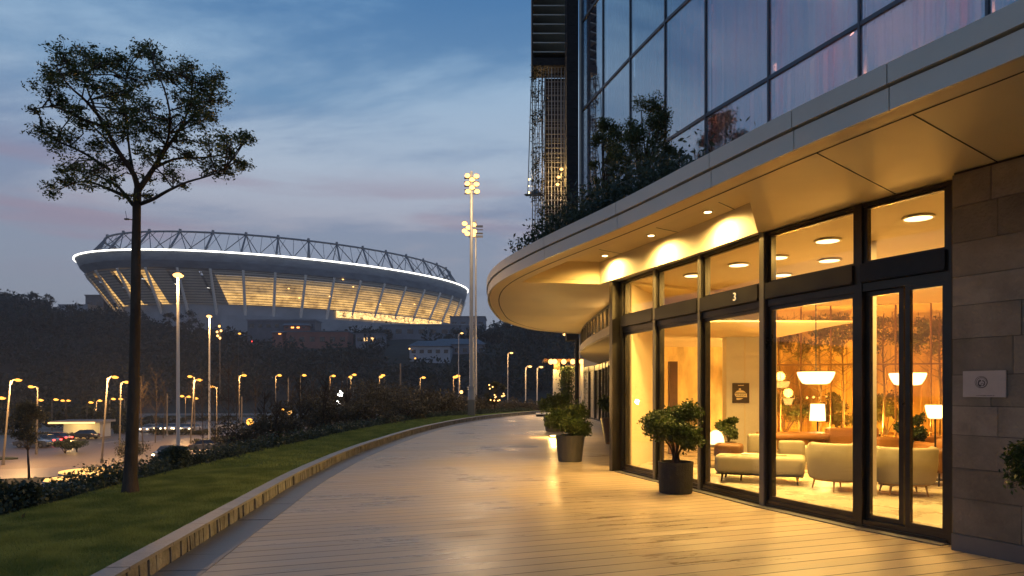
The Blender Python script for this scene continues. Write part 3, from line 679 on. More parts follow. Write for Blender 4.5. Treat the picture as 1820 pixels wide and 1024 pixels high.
# joints in the soffit
mb = MB(); G1 = offset(EDGE, -.21); G2 = offset(EDGE, -.235); s1 = strip(G1[::2], ZS-.002, G2[::2], ZS-.002); mb.add(s1.v, s1.f)
def jline(a, b, t=.012): mb.bar(a, b, t, ZS-.003, ZS+.002)
for (y, fx, fy) in ((6.26, 4.28, 7.62), (5.3, 4.85, 6.7), (4.0, 5.6, 5.4), (2.0, 6.6, 3.6)):
    p = INN[at_y(EDGE, y)]; jline(p, (fx, fy))
mb.build('soffit_joint', M['joint'], hotel)
mb = MB()
for y in (8.6, 10.2, 11.9):
    p = LIP[at_y(EDGE, y)]; q = bulk[int(np.argmin(np.abs(bulk[:, 1]-(y+1.25))))]; mb.bar(p, q, .012, ZR-.004, ZR+.002)
mb.build('soffit_joint', M['joint'], hotel)
# canopy roof and planter soil
roofp = [tuple(p) for p in offset(EDGE, -.75)]+[(9,26.5), (11,20), (14,4), (14,-6)]
mb = MB(); mb.prism(roofp, 4.275, 4.30); mb.build('canopy_roof', M['soil'], hotel)
# downlights
dl_lab = ['round recessed downlight nearest the stone wall in the canopy recess', 'middle one of the three round downlights in the canopy recess', 'round downlight at the far end of the canopy recess above the corner of the lobby']
for k, (px, py) in enumerate(((1258,376), (1157,418), (1075,454))):
    d = (ZR-EYE)*F/(HZ-py); c = ((px-CX)/F*d, d, ZR-.006)
    t = thing('downlight', dl_lab[k], 'downlight', c, 0, 'downlights in the canopy recess')
    b = MB(); b.lathe([(.085,-.004), (.075,-.012), (.058,-.010), (.058,.004)], c, 20); b.build('trim_ring', M['white'], t)
    b = MB(); b.lathe([(.0001,-.006), (.045,-.006), (.057,-.002)], c, 20); b.build('lens', M['down'], t)
    L = bpy.data.lights.new('downlight_lamp', 'SPOT'); L.energy = 230; L.color = (1,.60,.16); L.spot_size = radians(168); L.spot_blend = .8; L.shadow_soft_size = .05
    o = bpy.data.objects.new('lamp', L); COL.objects.link(o); o.parent = t; o.location = (0,0,-.03)

# ---- far part of the front: upper windows band over a set back glazed ground floor
zb0, zb1 = 3.03, 3.24
seg = F2[::8]
wallrun(F2[::3], zb0, zb1, .10, M['cream'], 'band')
for i in range(len(seg)-1):
    a, b = seg[i], seg[i+1]; e = unit(b-a); n_ = np.array([e[1], -e[0]])
    f = MB(); f.box((*(a+n_*.02), (zb1+ZS)/2), (.09,.09,ZS-zb1-.002), atan2(e[1], e[0])); f.bar(a+e*.05, b-e*.05, .05, zb1, zb1+.03); f.bar(a+e*.05, b-e*.05, .05, ZS-.05, ZS-.002)
    for u in (.33, .66): c = a+(b-a)*u; f.box((*c, (zb1+ZS)/2), (.035,.045,ZS-zb1-.09), atan2(e[1], e[0]))
    w_ = f.build('band_window', M['steel'], hotel)
    g = MB(); g.bar(a+e*.05+n_*.01, b-e*.05+n_*.01, .01, zb1+.03, ZS-.05); g.build('pane', M['glass'], w_)
LF = catmull([(2.75,15.0), (3.05,17), (3.5,21), (4.1,27), (4.5,33), (4.6,37), (4.3,41)], 8); LF = resample(LF, 1.7)
over = [tuple(p) for p in F2]+[(7,36), (7,14), (2.4,13.9)]
mb = MB(); mb.prism(over, zb0-.02, zb0+.015); mb.build('overhang_soffit', M['soffit'], hotel)
for i in range(len(LF)-1):
    a, b = LF[i], LF[i+1]; e = unit(b-a); rz = atan2(e[1], e[0])
    f = MB(); f.box((*a, 1.5), (.12,.14,3.0), rz); f.bar(a+e*.06, b-e*.06, .08, 0, .1); f.bar(a+e*.06, b-e*.06, .08, 2.72, 3.0)
    w_ = f.build('ground_window', M['dark'], hotel); g = MB(); g.bar(a+e*.06, b-e*.06, .012, .1, 2.72); g.build('pane', M['glass'], w_)
GL = ['nearest of the hanging ones', 'middle one of the hanging ones', 'farthest of the hanging ones', 'near the ceiling by the corner post', 'near the ceiling above the wall plant']
# its lit room: floor, back wall, ceiling lamps
mb = MB(); mb.prism([(2.7,14.9), (3.5,21), (4.1,27), (4.5,33), (4.4,41), (9,41), (9,22.2), (4.62,22.2), (3.45,16.2)], -.05, .02); mb.build('inner_floor', M['floor'], hotel)
mb = MB(); mb.bar((7.3,22.15), (7.6,41), .1, 0, 3.8); mb.bar((4.6,22.15), (7.3,22.15), .1, 0, 3.8); mb.bar((4.3,41.2), (9,41.2), .1, 0, 3.8); mb.build('inner_wall', M['wall'], hotel)
mb = MB(); mb.prism([(2.6,14.2), (2.9,25), (3.6,31), (5,36), (9,41), (9,22.2), (4.62,22.2), (3.45,16.2)], 3.84, 3.86); mb.build('inner_ceiling', M['wall'], hotel)
mb = MB(); mb.bar((2.42,14.1), (3.40,16.1), .1, 0.0, 3.83); mb.bar((3.41,16.15), (4.58,22.1), .1, 0.0, 3.83); mb.build('party_wall', M['wall'], hotel)
for (x, y, z, e_) in ((5.6,23.5,2.6,45), (5.9,27.5,2.6,45), (6.0,32,2.6,55), (3.15,17.4,3.6,70), (3.55,20.4,3.6,90)):
    L = bpy.data.lights.new('room_lamp', 'POINT'); L.energy = e_; L.color = (1,.68,.32); L.shadow_soft_size = .15
    t = thing('globe_lamp', 'warm globe lamp behind the far curved windows, '+GL.pop(0), 'lamp', (x, y, z), 0, 'globe lamps behind the far curved windows')
    b = MB(); b.sphere((x,y,z), .09); b.build('globe', M['dif'], t, smooth=True); b = MB(); b.cyl((x,y,z+.09), (x,y,min(3.84,z+1.24)), .012); b.build('rod', M['dark'], t)
    o = bpy.data.objects.new('lamp', L); COL.objects.link(o); o.parent = t; o.location = (0,0,-.14)
# climbing plants and sheer curtain behind those windows
cb = MB(); n = 240; pts = []
Cl = resample([(4.25,23.5), (4.55,27), (4.95,36)], .04)
pts = [(p[0]+.05*sin(i*1.9)+.02*sin(i*.7), p[1]) for i, p in enumerate(Cl)]
cb.add([(x, y, .05) for x, y in pts]+[(x, y, 2.95) for x, y in pts], [(i, i+1, len(pts)+i+1, len(pts)+i) for i in range(len(pts)-1)])
M['sheer'] = mat('sheer_fabric', (.7,.62,.48), .9, 0, .1)
cb.build('curtain', M['sheer'], hotel)
P = []
for k in range(70):
    y = RNG.uniform(17.5, 31); x = np.interp(y, [17,21,27,33], [3.05,3.5,4.1,4.5])+.2; P.append(np.column_stack([np.full(60, x)+RNG.normal(size=60)*.09, np.full(60, y)+RNG.normal(size=60)*.16, RNG.uniform(.05, 2.8, 60)]))
vp = thing('climbing_plant', 'tall leafy green wall plant behind the far curved ground floor windows', 'plant', (4.1, 24, .02))
link('foliage', fastmesh('foliage', leaves(np.concatenate(P), .11), 4), M['box_'], vp)
b = MB()
for k in range(9): y = 18.2+k*1.4; x = np.interp(y, [17,21,27,33], [3.05,3.5,4.1,4.5])+.2; b.tube([(x,y,.02), (x+.05,y+.1,1), (x-.03,y-.05,2), (x,y+.04,2.8)], .012, 5)
b.build('stem', M['bark'], vp)
# round dark column at the canopy's far end
mb = MB(); mb.cyl((2.66,28,0), (2.66,28,3.72), .085, n=20); mb.cyl((2.66,28,0), (2.66,28,.03), .14, n=20); mb.build('column', M['dark'], hotel)

# ================================================================== tower
T0 = np.array([9.4, 10.6]); TP = [np.array(p) for p in ((3.02,29.2), (3.62,27.0), (4.28,24.6), (5.0,22.2), (5.72,20.1), (6.67,17.7), (7.7,15.1), (8.72,12.5), (9.75,9.9), (10.8,7.3), (11.9,4.7))]
ZL = [4.4, 9.7, 13.6, 17.4, 21.2, 25.0, 28.8]
M['mull'] = mat('blue_grey_mullion', (.085,.098,.12), .45, .3, .5)
tower = thing('hotel_tower', 'tall blue glass curtain wall rising behind the planted canopy roof', 'building', (6.5, 18, 4.4))
for i, p in enumerate(TP):
    e = unit(TP[min(i+1, len(TP)-1)]-TP[max(i-1, 0)]); mb = MB(); mb.box((*p, (ZL[0]+ZL[-1])/2), (.055,.10,ZL[-1]-ZL[0]), atan2(e[1], e[0])); mb.build('mullion', M['mull'], tower)
def fold(u, s): return .030*sin(u*52+s)+.018*sin(u*83+2*s)+.02*sin(u*13)
M['curt'] = mat('curtain_fabric', (.62,.62,.66), .9, 0, .1, var=.18, vscale=2.5, vstretch=(3,3,.05))
M['curt_glow'] = mat('curtain_painted_glow', (.60,.42,.42), .9, 0, .1)  # rose glow of the rooms painted into the curtain colour as upright streaks
def glow_streaks(m, lo, hi):
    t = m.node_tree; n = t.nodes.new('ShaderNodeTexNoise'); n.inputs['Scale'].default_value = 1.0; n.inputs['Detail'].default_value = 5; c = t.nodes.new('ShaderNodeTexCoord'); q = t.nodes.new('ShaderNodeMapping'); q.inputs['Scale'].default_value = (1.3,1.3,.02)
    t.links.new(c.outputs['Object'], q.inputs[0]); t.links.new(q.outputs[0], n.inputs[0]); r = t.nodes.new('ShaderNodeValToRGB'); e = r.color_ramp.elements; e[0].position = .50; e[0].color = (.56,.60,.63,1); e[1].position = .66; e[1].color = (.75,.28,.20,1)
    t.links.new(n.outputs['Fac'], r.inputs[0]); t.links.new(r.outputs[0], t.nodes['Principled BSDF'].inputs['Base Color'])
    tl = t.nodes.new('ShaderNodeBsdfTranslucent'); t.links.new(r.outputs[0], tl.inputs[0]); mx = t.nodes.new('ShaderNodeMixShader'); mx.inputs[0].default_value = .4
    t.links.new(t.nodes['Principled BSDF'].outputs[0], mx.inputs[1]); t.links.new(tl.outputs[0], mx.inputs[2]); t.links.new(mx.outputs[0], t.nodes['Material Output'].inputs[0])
glow_streaks(M['curt_glow'], 0, 1)
tr_ = M['curt'].node_tree; tl = tr_.nodes.new('ShaderNodeBsdfTranslucent'); tl.inputs[0].default_value = (.55,.42,.42,1)
mx = tr_.nodes.new('ShaderNodeMixShader'); mx.inputs[0].default_value = .35
tr_.links.new(tr_.nodes['Principled BSDF'].outputs[0], mx.inputs[1]); tr_.links.new(tl.outputs[0], mx.inputs[2]); tr_.links.new(mx.outputs[0], tr_.nodes['Material Output'].inputs[0])
for i in range(len(TP)-1):
    a, b = TP[i], TP[i+1]; e = unit(b-a); n_ = np.array([-e[1], e[0]]); n_ = n_ if n_[0] > 0 else -n_
    a2, b2 = a+e*.036, b-e*.036
    for j in range(len(ZL)-1):
        z0, z1 = ZL[j], ZL[j+1]
        mb = MB(); mb.bar(a2, b2, .09, z0-.05, z0+.05); f = mb.build('window', M['mull'], tower)
        g = MB(); g.bar(a2, b2, .02, z0+.061, z1-.061); g.build('pane', M['glass2'], f)
        n = 150; L_ = np.linalg.norm(b-a); off_ = .16
        pts = [(*(a2+(b2-a2)*k/n+n_*(off_+fold(k/n*L_*.5, i*1.7+j)))[:2],) for k in range(n+1)]
        g = MB(); g.add([(x, y, z0+.0) for x, y in pts]+[(x, y, z1-.02) for x, y in pts], [(k, k+1, n+2+k, n+1+k) for k in range(n)]); g.build('curtain', M['curt'] if i < 4 else M['curt_glow'], f, smooth=True)
    mb = MB(); mb.bar(a2+n_*3.2, b2+n_*3.2, .1, ZL[0], ZL[-1])
    for z in ZL: mb.add([(*(a2+n_*.7), z-.1), (*(b2+n_*.7), z-.1), (*(b2+n_*3.2), z-.1), (*(a2+n_*3.2), z-.1)], [(0,1,2,3)])
    mb.build('room_shell', M['joint'] if False else M['stone'], tower)
# dim reddish room lamps seen through the curtains
RL = ['one bay left of the widest pane above the canopy', 'leftmost and high up', 'in the lower panes right of the roof trees', 'near the top of the picture', 'nearest the top right corner', 'lowest, just above the twiggy roof shrub', 'right of the widest mullion', 'high behind the middle panes']
M['rose'] = glow('rose_lamp', (1,.40,.26), 6)
for (px, py, dd, e_) in ((1295,100,19.6,11), (1240,60,21.5,5), (1465,110,16.4,11), (1530,10,15.6,12), (1640,40,14.2,16), (1335,215,18.8,3), (1600,95,14.6,10), (1420,20,17.4,6)):
    c = np.array(Q(px, py, dd)); c[0] += 1.7; c[1] += .7
    t = thing('room_lamp', 'rose lamp behind the tower curtains, '+RL.pop(0), 'lamp', tuple(c), 0, 'rose lamps behind the tower curtains')
    b = MB(); b.cyl(c-(0,0,.25), c+(0,0,.25), .05); b.build('tube', M['rose'], t); b = MB(); b.cyl(c-(0,0,.8), c-(0,0,.25), .012); b.build('stand', M['dark'], t)
    L = bpy.data.lights.new('rose', 'POINT'); L.energy = e_*4.5; L.color = (1,.36,.22); L.shadow_soft_size = .1
    o = bpy.data.objects.new('lamp', L); COL.objects.link(o); o.parent = t; o.location = (-.12,-.05,0)
# pale corner fin, dark brick pier
mb = MB(); mb.box((2.97,29.45,17), (.12,.3,28), 0); mb.build('corner_fin', M['fascia'], tower)
M['brick'] = mat('dark_brick', (.035,.033,.034), .8, 0, .3, var=.3, vscale=6, bump=.5, bscale=30)
mb = MB()
for k in range(62): mb.box((2.62,30.0,4.0+k*.4), (.50,1.0,.385))
mb.build('brick_pier', M['brick'], tower); mb = MB(); mb.box((2.62,30.0,16.2), (.47,.97,24.6)); mb.build('pier_core', M['joint'], tower)
# balcony louvres, then the mesh screen with its climbing plants
mb = MB()
x0, x1 = Q(947,0,31)[0], Q(1005,0,31)[0]
for k in range(16): mb.box(((x0+x1)/2+.25, 31.5, 16.95+k*.42), (x1-x0+.5, 1.2, .05))
mb.build('louvre_shelf', M['fascia'], tower)
mb = MB(); mb.box(((x0+x1)/2+.28, 32.2, 20.2), (x1-x0+.5, .1, 7.6)); mb.box((x0-.02, 31.6, 20.2), (.05,1.3,7.6)); mb.box(((x0+x1)/2+.25, 31.5, 16.5), (x1-x0+.55,1.25,.35)); mb.build('louvre_case', M['brick'], tower)
ms = MB(); x0 -= .02; x1 += .25; zt, zb = 16.3, 4.4
for k in range(13): x = x0+(x1-x0)*k/12; ms.cyl((x,31.0,zb), (x,31.0,zt), .012 if k % 3 else .025, n=5)
for k in range(56): z = zb+(zt-zb)*k/55; ms.cyl((x0,31.0,z), (x1,31.0,z), .009, n=4)
for k in range(10): x = x0+.5+(x1-x0-.5)*k/9; ms.cyl((x,31.8,zb), (x,31.8,zt), .02, n=5)
for k in range(40): z = zb+(zt-zb)*k/39; ms.cyl((x0+.5,31.8,z), (x1,31.8,z), .016, n=4)
ms.build('mesh_screen', M['galv'], tower)
mb = MB(); mb.box((x0+1.25,32.15,(zb+zt)/2), (1.3,.06,zt-zb)); mb.build('screen_backing', M['brick'], tower)
mb = MB(); mb.add([Q(934,346,30.6), Q(952,335,31.6), Q(966,347,30.8), Q(966,349,30.8), Q(952,338,31.6), Q(934,349,30.6)], [(0,1,2), (3,5,4), (0,2,3,5), (0,5,4,1), (1,4,3,2)]); mb.build('ledge', M['steel'], tower)
mb = MB(); pa = Q(938,345,30.7); pb = Q(944,150,30.7); mb.cyl(pa, pb, .02, n=6); mb.cyl(pb, Q(949,95,31), .02, n=6); mb.cyl(Q(952,345,31), Q(952,95,31), .012, n=6); mb.build('stay_cable', M['steel'], tower)
mb = MB(); mb.add([pa, Q(951,345,31.0), Q(951,100,31.0), pb], [(0,1,2,3)]); mb.build('wind_screen', M['glass'], tower)
vn = thing('climbing_vine', 'wispy dark vine climbing the tall mesh screen at the end of the tower', 'vine', (x0+.3, 30.9, 4.4))
P = []
for k in range(120):
    z = RNG.uniform(4.5, 16.2); xx = x0+abs(RNG.normal())*.33; P.append(np.column_stack([xx+RNG.normal(size=22)*.07, 30.93+RNG.normal(size=22)*.06, z+RNG.normal(size=22)*.16]))
link('foliage', fastmesh('foliage', leaves(np.concatenate(P), .10), 4), M['bush'], vn)
b = MB()
for k in range(6): x = x0+.08+k*.11; b.tube([(x+.04*sin(j*1.3+k), 30.96, 4.4+j*.9) for j in range(14)], .012, 4)
b.build('stem', M['bark'], vn)
wl = ['topmost of the three small warm lamps on the mesh screen of the tower', 'middle of the three small warm lamps on the mesh screen of the tower', 'lowest of the three small warm lamps on the mesh screen of the tower']
for k, (px, py) in enumerate(((998,301), (993,315), (991,328))):
    c = np.array(Q(px, py, 30.75)); t = thing('screen_lamp', wl[k], 'lamp', tuple(c), 0, 'lamps on the mesh screen')
    b = MB(); b.sphere(c, .085, sz=.6); b.build('bulb', M['lampw'], t, smooth=True); b = MB(); b.cyl(c+(0,.05,.03), c+(0,.28,.1), .02); b.build('bracket', M['dark'], t)
    L = bpy.data.lights.new('s', 'POINT'); L.energy = 14; L.color = WARM; L.shadow_soft_size = .06
    o = bpy.data.objects.new('lamp', L); COL.objects.link(o); o.parent = t; o.location = (0,-.15,0)

# ---- planting on the canopy roof
P = []
RP = offset(EDGE, -.24); k0, k1 = at_y(EDGE, 8.6), at_y(EDGE, 24.5)
for i in range(k0, k1, 2):
    p = RP[i]; up = .36+.10*smooth(9.5, 13, p[1])+.08*sin(i*.43)+.05*sin(i*1.1)
    for j in range(4 if p[1] < 12 else 7):
        q = p+np.array([.42*j, .16*j]); n = 130 if p[1] < 16 else 100
        fx = float(np.clip((CX+F*q[0]/q[1]-928)/70, 0, 1))
        if fx <= 0: continue
        n = int(n*(.3+.7*fx)); up_ = up*(.25+.75*fx)
        P.append(np.column_stack([q[0]+RNG.normal(size=n)*.16, q[1]+RNG.normal(size=n)*.16, 4.30+np.abs(RNG.normal(size=n))*(up_+.07*j*fx)*.55]))
P = np.concatenate(P)
rh = thing('planter_hedge', 'ragged dark green planting spilling along the top edge of the canopy', 'plants', (.8, 14, 4.38))
link('foliage', fastmesh('foliage', leaves(P, .075), 4), M['hedge'], rh)
for (px, d, r, hg, lab) in ((1330,9.6,.34,.50,'sparse reddish twiggy shrub on the canopy edge nearest the wall'), (1245,11.2,.5,.46,'dark rounded shrub on the canopy beside the twiggy one'), (1150,13.4,.5,.45,'broad dark shrub on the canopy below the roof trees'), (1010,18.5,.55,.45,'dense dark shrub on the canopy at its far rounded end'), (958,18.6,.35,.38,'small dark shrub where the canopy roof meets the sky')):
    x = (px-CX)/F*d
    shrub('roof_shrub', lab, 'shrub', (x+.25, d, 4.38), r, hg, 1500 if r > .4 else 260, .07, 'hedge' if r > .4 else 'bush', lumps=8)
def crown_tree(name, label, base, top, cr_, n, size, m, group=None, trunk=.09, seed=1, lumps=34, fork=.35, flat=.75, cat='tree', bark='bark', shell=.2, conic=0, lump=.3, ncl=None):
    """tree: tapered trunk, limbs that reach out, leaf clusters round the limb ends"""
    rg = random.Random(seed); base = np.array(base, float); H_ = top-base[2]; t = thing(name, label, cat, tuple(base), 0, group)
    tr = MB(); tp = base+(rg.uniform(-.05,.05)*H_, 0, H_*.9)
    mid = base+(rg.uniform(-.03,.03)*H_, 0, H_*.5)
    tr.tube(resample(catmull([base-(0,0,.1), mid, tp], 6), H_/12), list(np.linspace(trunk, trunk*.15, len(resample(catmull([base-(0,0,.1), mid, tp], 6), H_/12)))), 7)
    cz = base[2]+H_*(fork+1)/2; hz = H_*(1-fork)/2; P = []
    for k in range(lumps):
        a = rg.uniform(0, 2*pi); v = rg.uniform(-.9, .95); rad = sqrt(max(0, 1-v*v))*(1-conic*(v+1)*.35)
        q = rg.uniform(.35, .95)*rad*cr_; c = np.array([base[0]+q*cos(a), base[1]+q*sin(a), cz+v*hz*.88])
        s0 = base+(tp-base)*min(.9, max(fork*.8, (c[2]-base[2])/H_*.72))
        tr.tube([s0, (s0+c)/2+(0,0,-.03*H_*rg.random()), c], [trunk*.3, trunk*.2, trunk*.06], 4)
        lr = cr_*lump*rg.uniform(.7, 1.25); P.append(ball(c, (lr,lr,lr*flat), n//lumps, shell))
        for j in range(3): e_ = c+unit(RNG.normal(size=3))*lr*.9; tr.tube([c, e_], [trunk*.07, trunk*.03], 3)
    P = np.concatenate(P)
    if n: link('crown', fastmesh('crown', leaves(P, size), 4), M[m], t)
    tr.build('trunk', M[bark], t, smooth=True); return t
crown_tree('roof_tree', 'taller rounded tree in front of the blue glass on the canopy roof', (4.05,20.5,4.38), Q(0,158,20.5)[2], 1.10, 26000, .072, 'leaf', 'trees on the canopy roof', .07, 3, 80, .12, .85, lump=.30)
crown_tree('roof_tree', 'smaller tree at the left corner of the tower on the canopy roof', (3.05,21.8,4.38), Q(0,192,21.8)[2], .74, 13000, .072, 'leaf', 'trees on the canopy roof', .05, 4, 50, .08, .9, lump=.32)
crown_tree('roof_tree', 'low bushy tree right of the taller one on the canopy roof', (4.80,20.4,4.38), Q(0,235,20.2)[2], .62, 10000, .072, 'leaf', 'trees on the canopy roof', .05, 9, 44, .08, .8, lump=.32)
# ================================================================== lobby interior
lob = [(4.66,7.08), (4.17,8.05), (3.58,9.5), (3.12,11.0), (2.67,12.3), (2.3,13.6), (2.46,14.05), (3.45,16.1), (4.63,22), (16,22), (16,2), (5.3,5.4)]
def grow(c, name, m, z0, z1): mb = MB(); mb.prism(c, z0, z1); return mb.build(name, m, hotel)
grow(lob, 'lobby_floor', M['floor'], -.12, .012); grow([(4.66,7.08), (4.17,8.05), (3.58,9.5), (3.12,11.0), (2.67,12.3), (2.3,13.6), (2.46,14.05), (3.45,16.1), (4.63,22), (16,22), (16,2), (5.3,5.4)], 'lobby_ceiling', M['wall'], 3.86, 3.93)
mb = MB(); mb.bar((5.5,5.0), (16,1.9), .1, 0, 3.86); mb.bar((16,1.9), (16,22), .1, 0, 3.86); mb.build('lobby_wall', M['wall'], hotel)
# white slab wall that carries the sign, and a dark column
mb = MB(); mb.box((6.25,18.0,1.93), (1.30,.35,3.85)); mb.build('slab_wall', M['white'], hotel)
mb = MB(); mb.box((6.91,18.0,1.93), (.02,.36,3.85)); mb.box((6.08,17.82,1.93), (.012,.01,3.84)); mb.build('wall_joint', M['soffit'], hotel)
mb = MB(); mb.box((4.05,17.2,1.17), (.20,.2,2.34)); mb.build('dark_panel', M['brown'], hotel)
mb = MB(); mb.box((5.42,10.35,1.93), (.14,.14,3.86)); mb.build('inner_post', M['cream'], hotel)
# sign on the slab wall
sg = thing('wall_sign', 'dark square sign with a pale domed emblem on the white lobby wall', 'sign', (6.0,17.8,1.55))
sx, sy, szz = 5.965, 17.80, 1.545
M['signd'] = mat('sign_brown', (.045,.025,.012), .5, var=.1)
mb = MB(); mb.box((sx, sy, szz), (.43,.04,.52)); mb.build('board', M['signd'], sg)
M['signl'] = mat('sign_cream', (.9,.78,.5), .5)
mb = MB()
def fl(poly, d=.024): mb.add([(sx+x, sy-d, szz+z) for x, z in poly], [tuple(range(len(poly)))])
fl([(-.09,.205), (.08,.21), (.06,.192), (-.07,.19)])
fl([(.032*cos(t*pi/8)-.03, .10+.026*sin(t*pi/8)) for t in range(16)])
fl([(-.16,.012), (-.10,.06), (-.06,.072), (.03,.072), (.08,.05), (.13,.012)])
fl([(-.17,-.012), (.15,-.012), (.155,-.11), (.10,-.105), (-.12,-.105), (-.155,-.07)])
fl([(-.125,-.13), (.06,-.135), (.0,-.165), (-.06,-.18), (-.115,-.178)])
mb.build('emblem', M['signl'], sg)
text('lettering', 'VINEIDA', .078, (sx-.005, sy-.0255, szz-.06), (pi/2, 0, 0), M['signd'], sg, .001, wdt=.92)

# garden court behind a glazed screen at the back
screenpts = [np.array((7.0,18.4)), np.array((9.2,18.0)), np.array((11.6,17.4)), np.array((15.9,16.4))]
M['amber'] = mat('amber_wall', (.78,.58,.24), .6, 0, .3, var=.45, vscale=1.3, vstretch=(1.6,1.6,.5))
M['goldrod'] = mat('golden_cane', (.75,.52,.2), .4)
M['gravel'] = mat('orange_gravel', (.5,.30,.11), .8, var=.5, vscale=9, bump=1, bscale=14)
mb = MB(); mb.bar((4.65,21.9), (16,21.9), .1, 0, 3.86); mb.build('court_wall', M['amber'], hotel)
mb = MB(); mb.prism([(6.9,18.6), (9.2,18.2), (11.6,17.6), (15.9,16.6), (15.9,21.8), (6.9,21.8)], .0, .30); mb.build('planting_bed', M['gravel'], hotel)
mb = MB()
for i in range(3):
    a, b = screenpts[i], screenpts[i+1]; n = 3 if i < 2 else 4
    for k in range(n): c = a+(b-a)*k/n; mb.box((*c, 1.93), (.025,.05,3.86))
    mb.bar(a, b, .05, .30, .36); mb.bar(a, b, .05, 2.28, 2.32)
cs = mb.build('court_screen', M['oak'], hotel)
M['ambglass'] = glass('amber_glass', (1,.86,.56), .16, .03, (1,.85,.6))
mb = MB()
for i in range(3): mb.bar(screenpts[i], screenpts[i+1], .008, .36, 3.86)
mb.build('pane', M['ambglass'], cs)
# wooden boardwalk stripes, shelves of light and vertical rods at the back of the court
mb = MB()
for k in range(90):
    x = 7.1+k*.098; mb.cyl((x, 21.5+.15*sin(k*1.7), .3), (x+.02*sin(k), 21.5+.15*sin(k*1.7), 2.15+.5*abs(sin(k*.37))), .010, n=4)
mb.build('bamboo_rods', M['goldrod'], hotel)
# top foliage mass of the court
P = []
for k in range(115):
    x = RNG.uniform(7.0, 15.5); y = RNG.uniform(19.0, 21.4); z = 3.75-abs(RNG.normal())*.38-.25*sin(x*1.7)**2; P.append(ball((x,y,z), (.3,.3,.24), 110, .1))
hg = thing('hanging_foliage', 'dark mass of foliage hanging under the ceiling at the back of the lobby', 'plants', (10.5,20,3.8))
P = np.concatenate(P); P = P[P[:, 2] < 3.85]
link('foliage', fastmesh('foliage', leaves(P, .09), 4), M['boxb'], hg)
b = MB()
for k in range(30): x = 7.2+k*.28; y = 19.3+1.6*((k*7) % 10)/10; b.cyl((x,y,3.86), (x+.1*sin(k),y,3.1), .008, n=4)
b.build('stem', M['bark'], hg)
bl = ['thin pale bare tree in the garden court beside the white sign wall', 'thin bare tree in the garden court left of the big bowl lamp', 'bare branching tree in the garden court behind the big bowl lamp', 'thin bare tree in the garden court right of the big bowl lamp', 'tall thin bare tree in the garden court behind the door leaf', 'pale thin tree in the garden court nearest the stone wall']
for k, (px, d) in enumerate(((1385,19.3), (1420,20.2), (1457,19.6), (1498,19.4), (1570,18.9), (1670,18.3))):
    x = (px-CX)/F*d; rg = random.Random(k+20); t = thing('bare_tree', bl[k], 'tree', (x,d,.3), 0, 'bare trees in the garden court')
    b = MB(); b.tube([(x,d,.25), (x+.03,d,1.6), (x-.02,d,2.7), (x,d,3.7)], [.035,.028,.02,.01], 6); b.build('trunk', M['palebark'], t, smooth=True)
    b = MB()
    for j in range(26):
        z = rg.uniform(1.5, 3.5); a = rg.uniform(0, 2*pi); L = rg.uniform(.3, .75); e_ = np.array((x+L*cos(a), d+L*sin(a)*.6, min(z+L*.7, 3.8)))
        b.tube([(x,d,z), ((x+e_[0])/2, (d+e_[1])/2, z+L*.25), e_], [.011,.008,.004], 4)
        for q in range(3): f = e_+RNG.normal(size=3)*.16; f[2] = min(f[2], 3.82); b.tube([(e_+np.array((x,d,z)))/2, f], [.006,.003], 3)
    b.build('branches', M['palebark'], t)
for k, (px, d, r, hg_, lab) in enumerate(((1395,20.3,.75,1.35,'clipped dark shrub low in the garden court beside the sign wall'), (1490,20.6,.6,1.2,'leafy shrub in the garden court right of the tall lit lamp'), (1575,20.0,.55,1.25,'leafy shrub in the garden court behind the door leaf'))):
    x = (px-CX)/F*d; shrub('court_shrub', lab, 'shrub', (x,d,.3), r, hg_, 2400, .08, 'box_', 'shrubs of the garden court')
# string of small bulbs along the court
for k in range(9):
    px = 1377+k*11.5; c = Q(px, 706+(k % 2), 20.9); lab = ('first','second','third','fourth','fifth','sixth','seventh','eighth','ninth')[k]+' bulb from the left on the light string in the garden court'
    b = MB(); b.sphere(c, .035, 8, 6); tag(b.build('bulb', M['dif'], smooth=True, origin=c), lab, 'bulb', 'bulbs of the light string in the garden court')
a_, b_ = Q(1370,704,20.92), Q(1480,705,20.92); b = MB(); b.cyl(a_, b_, .006, n=4); tag(b.build('light_string', M['dark']), 'thin cable of the light string strung across the garden court', 'cable')
def plight(name, e_, loc, parent=None, col=WARM, r=.12, ploc=None):
    L = bpy.data.lights.new(name, 'POINT'); L.energy = e_; L.color = col; L.shadow_soft_size = r
    o = bpy.data.objects.new(name, L); COL.objects.link(o)
    if parent: o.parent = parent; loc = np.array(loc)-OFF[parent.name]
    o.location = tuple(loc); return o
# lamps
def bowl_lamp(lab, c, R, h, foot=True, e_=40, pend=False):
    t = thing('bowl_lamp', lab, 'lamp', (c[0], c[1], .012 if foot else c[2]), 0)
    b = MB(); b.lathe([(R*.55,-h/2), (R*.72,-h*.42), (R*.9,0), (R*1.0,h*.42), (R*.98,h/2), (R*.93,h*.46), (R*.5,-h*.36)], c, 28); b.build('lamp_shade', M['shade'], t, smooth=True)
    b = MB()
    if foot: b.cyl((c[0],c[1],.012), (c[0],c[1],c[2]-h/2), .014, n=10); b.lathe([(.16,0), (.16,.02), (.02,.035)], (c[0],c[1],.012), 20)
    else: b.cyl((c[0],c[1],c[2]+h*.3), (c[0],c[1],3.86), .01, n=8)
    b.build('stem', M['dark'], t); plight('lamp', e_, (c[0], c[1], c[2]+h*.5+.18), t, r=.15); return t
bowl_lamp('widest glowing bowl lamp above the round orange cushion', Q(1450,672,13.6), .35, .24, False, 26)
bowl_lamp('glowing bowl lamp partly hidden by the dark door stile', Q(1613,674,12.6), .31, .22, False, 26)
